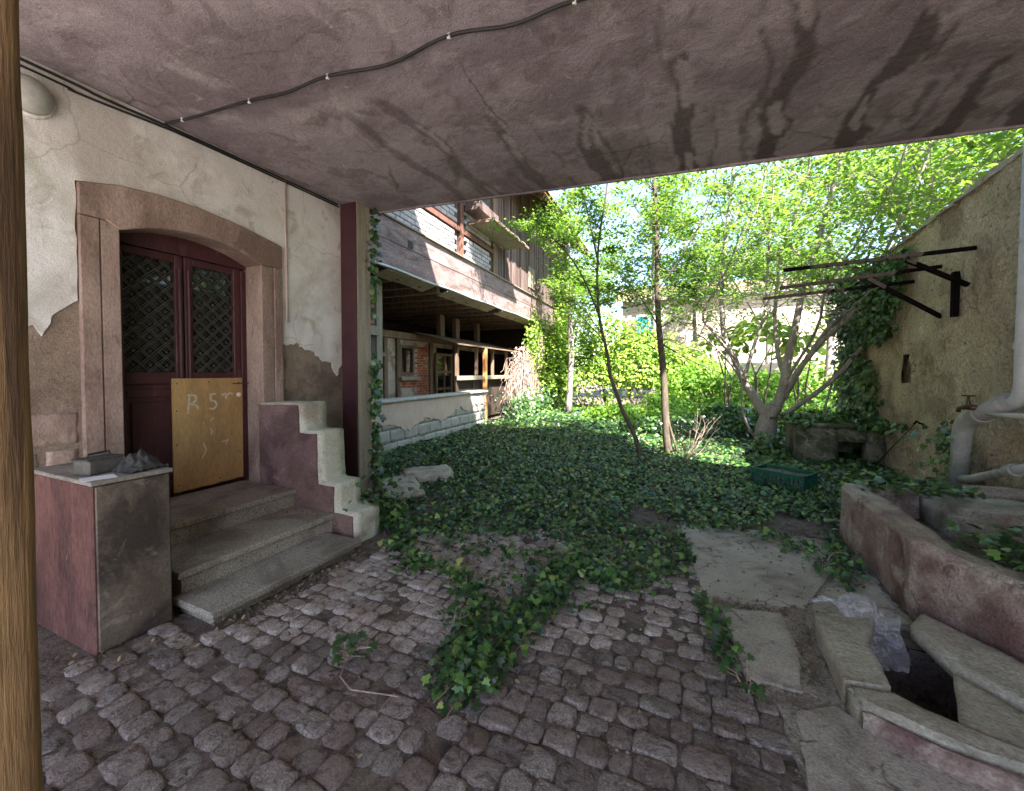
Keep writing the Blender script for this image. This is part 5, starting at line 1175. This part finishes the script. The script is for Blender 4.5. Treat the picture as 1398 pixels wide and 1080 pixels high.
# big foliage around the barn end
def cascade(name, cs, n, size, m, label, tm=IVY):
    W = rng.choice(len(cs), n); C_ = np.array(cs)[W]; pos = C_[:, :3] + rng.normal(size=(n, 3)) * C_[:, 3:6]; pos[:, 2] = np.maximum(pos[:, 2], .03)
    return tag(leaves(name, tm, pos, rng.normal(size=(n, 3)) * .4 + (.7, -.3, .45), rng.uniform(.6, 1.3, n) * size, m, droop=(0, 0, -1)), label, 'creeper')
def bl(x, y, z): 
    v = barn.matrix_basis @ Vector((x, y, z)); return (v.x, v.y, v.z)
cascade('barn_creeper', [(*bl(.1, 8.5 + i * .12, 2.9 - i * .1), .10, .22, .40) for i in range(14)] + [(*bl(.15, 8.3, 1.6), .12, .25, .5), (*bl(.1, 8.2, 2.4), .12, .2, .4)], 2600, .10, M['hedgeleaf'], 'green creeper hanging down over the barn band and wall')
cascade('barn_creeper', [(*bl(.2, 11.0 + i * .5, 1.0 + .9 * i), .2, .5, .8) for i in range(5)], 4200, .12, M['hedgeleaf'], 'thick sunlit creeper covering the far end of the barn')
cascade('barn_creeper', [(*bl(.25, 6.6 + i * .8, .35), .25, .5, .28) for i in range(9)], 3600, .10, M['wallivy'], 'dark ivy heaped along the foot of the barn wall')
dc = MB()
for i in range(420):
    y = random.choice((random.gauss(6.9, .45), random.gauss(7.9, .4), random.gauss(9.4, .7))); zt = (2.5 - abs(y - 7.1) * .9) if y < 8.6 else 3.3
    p = Vector((.02 + random.random() * .25, y, zt * random.uniform(.6, 1.0))); pp = [p]; dy = random.gauss(0, .06)
    for s_ in range(9): pp.append(pp[-1] + Vector((random.gauss(.0, .04), dy + random.gauss(0, .07), -random.uniform(.0, .22) + (.08 if s_ < 2 else 0))))
    pp = [q for q in pp if q.z > .05]
    if len(pp) > 2: dc.tube(pp, random.uniform(.003, .010), 4, False)
dct = thing('dry_creeper', None, None); dct.matrix_basis = barn.matrix_basis.copy(); dc.build('stems', M['drytwig'], dct)
q_ = np.stack([rng.normal(.15, .08, 900), np.where(rng.random(900) < .7, rng.normal(7.3, .55, 900), rng.normal(9.4, .6, 900)), rng.uniform(.3, 2.4, 900)], 1)
leaves('dry_leaves', OV, q_, rng.normal(size=(900, 3)) * .6 + (.6, -.3, .3), rng.uniform(.04, .08, 900), M['drypink'], dct); o = dct; tag(o, 'mass of dry pinkish creeper stems hanging in front of the barn stalls', 'creeper')

# ---- far house
fh = thing('far_house', 'pale plastered house with a teal window beyond the hedge', 'house', (-4.6, 27, 0))
box('wall', (0, 0, -.1), (13, 7, 6.0), M['farwall'], fh)
rfm = thing('roof', None, None); rfm.parent = fh
for r_ in range(3):
    z0 = 5.95 + r_ * .28; y0 = -.5 + r_ * .30; mb = MB(); mb.add([(-.4, y0, z0), (13.4, y0, z0), (13.4, y0 + .34, z0 + .32), (-.4, y0 + .34, z0 + .32), (-.4, y0, z0 + .06), (13.4, y0, z0 + .06), (13.4, y0 + .34, z0 + .36), (-.4, y0 + .34, z0 + .36)], [(3, 2, 1, 0), (4, 5, 6, 7), (0, 1, 5, 4), (1, 2, 6, 5), (2, 3, 7, 6), (3, 0, 4, 7)]); mb.build('tile_course', M['rooftile'], rfm)
wn = thing('window', None, None); wn.parent = fh
mb = MB(); mb.box((.85, -.06, 3.2), (2.45, .0, 3.3)); mb.box((.85, -.06, 5.0), (2.45, .0, 5.1)); mb.box((.85, -.06, 3.3), (.95, 0, 5.0)); mb.box((1.6, -.06, 3.3), (1.7, 0, 5.0)); mb.box((2.35, -.06, 3.3), (2.45, 0, 5.0)); mb.build('window_frame', M['clip'], wn)
box('shutter', (.95, -.03, 4.0), (1.6, -.01, 5.0), M['teal'], wn); box('shutter', (1.7, -.03, 4.0), (2.35, -.01, 5.0), M['teal'], wn)
box('pane', (.95, -.03, 3.3), (1.6, -.01, 3.99), M['glass'], wn); box('pane', (1.7, -.03, 3.3), (2.35, -.01, 3.99), M['glass'], wn)
gw = thing('garden_wall', 'low pale garden wall seen through the branches at the far right', 'wall', (1.2, 19.2, 0)); box('wall_body', (0, 0, -.1), (9, .3, 1.9), M['farwall'], gw, .02)
mb = MB(); mb.tube([(2.05, 9.9, 0), (2.25, 9.9, .9), (2.4, 9.95, 1.55)], .022, 6); tag(mb.build('leaning_stake', M['pipe']), 'thin grey stake leaning beside the ivy covered wall end', 'stake')
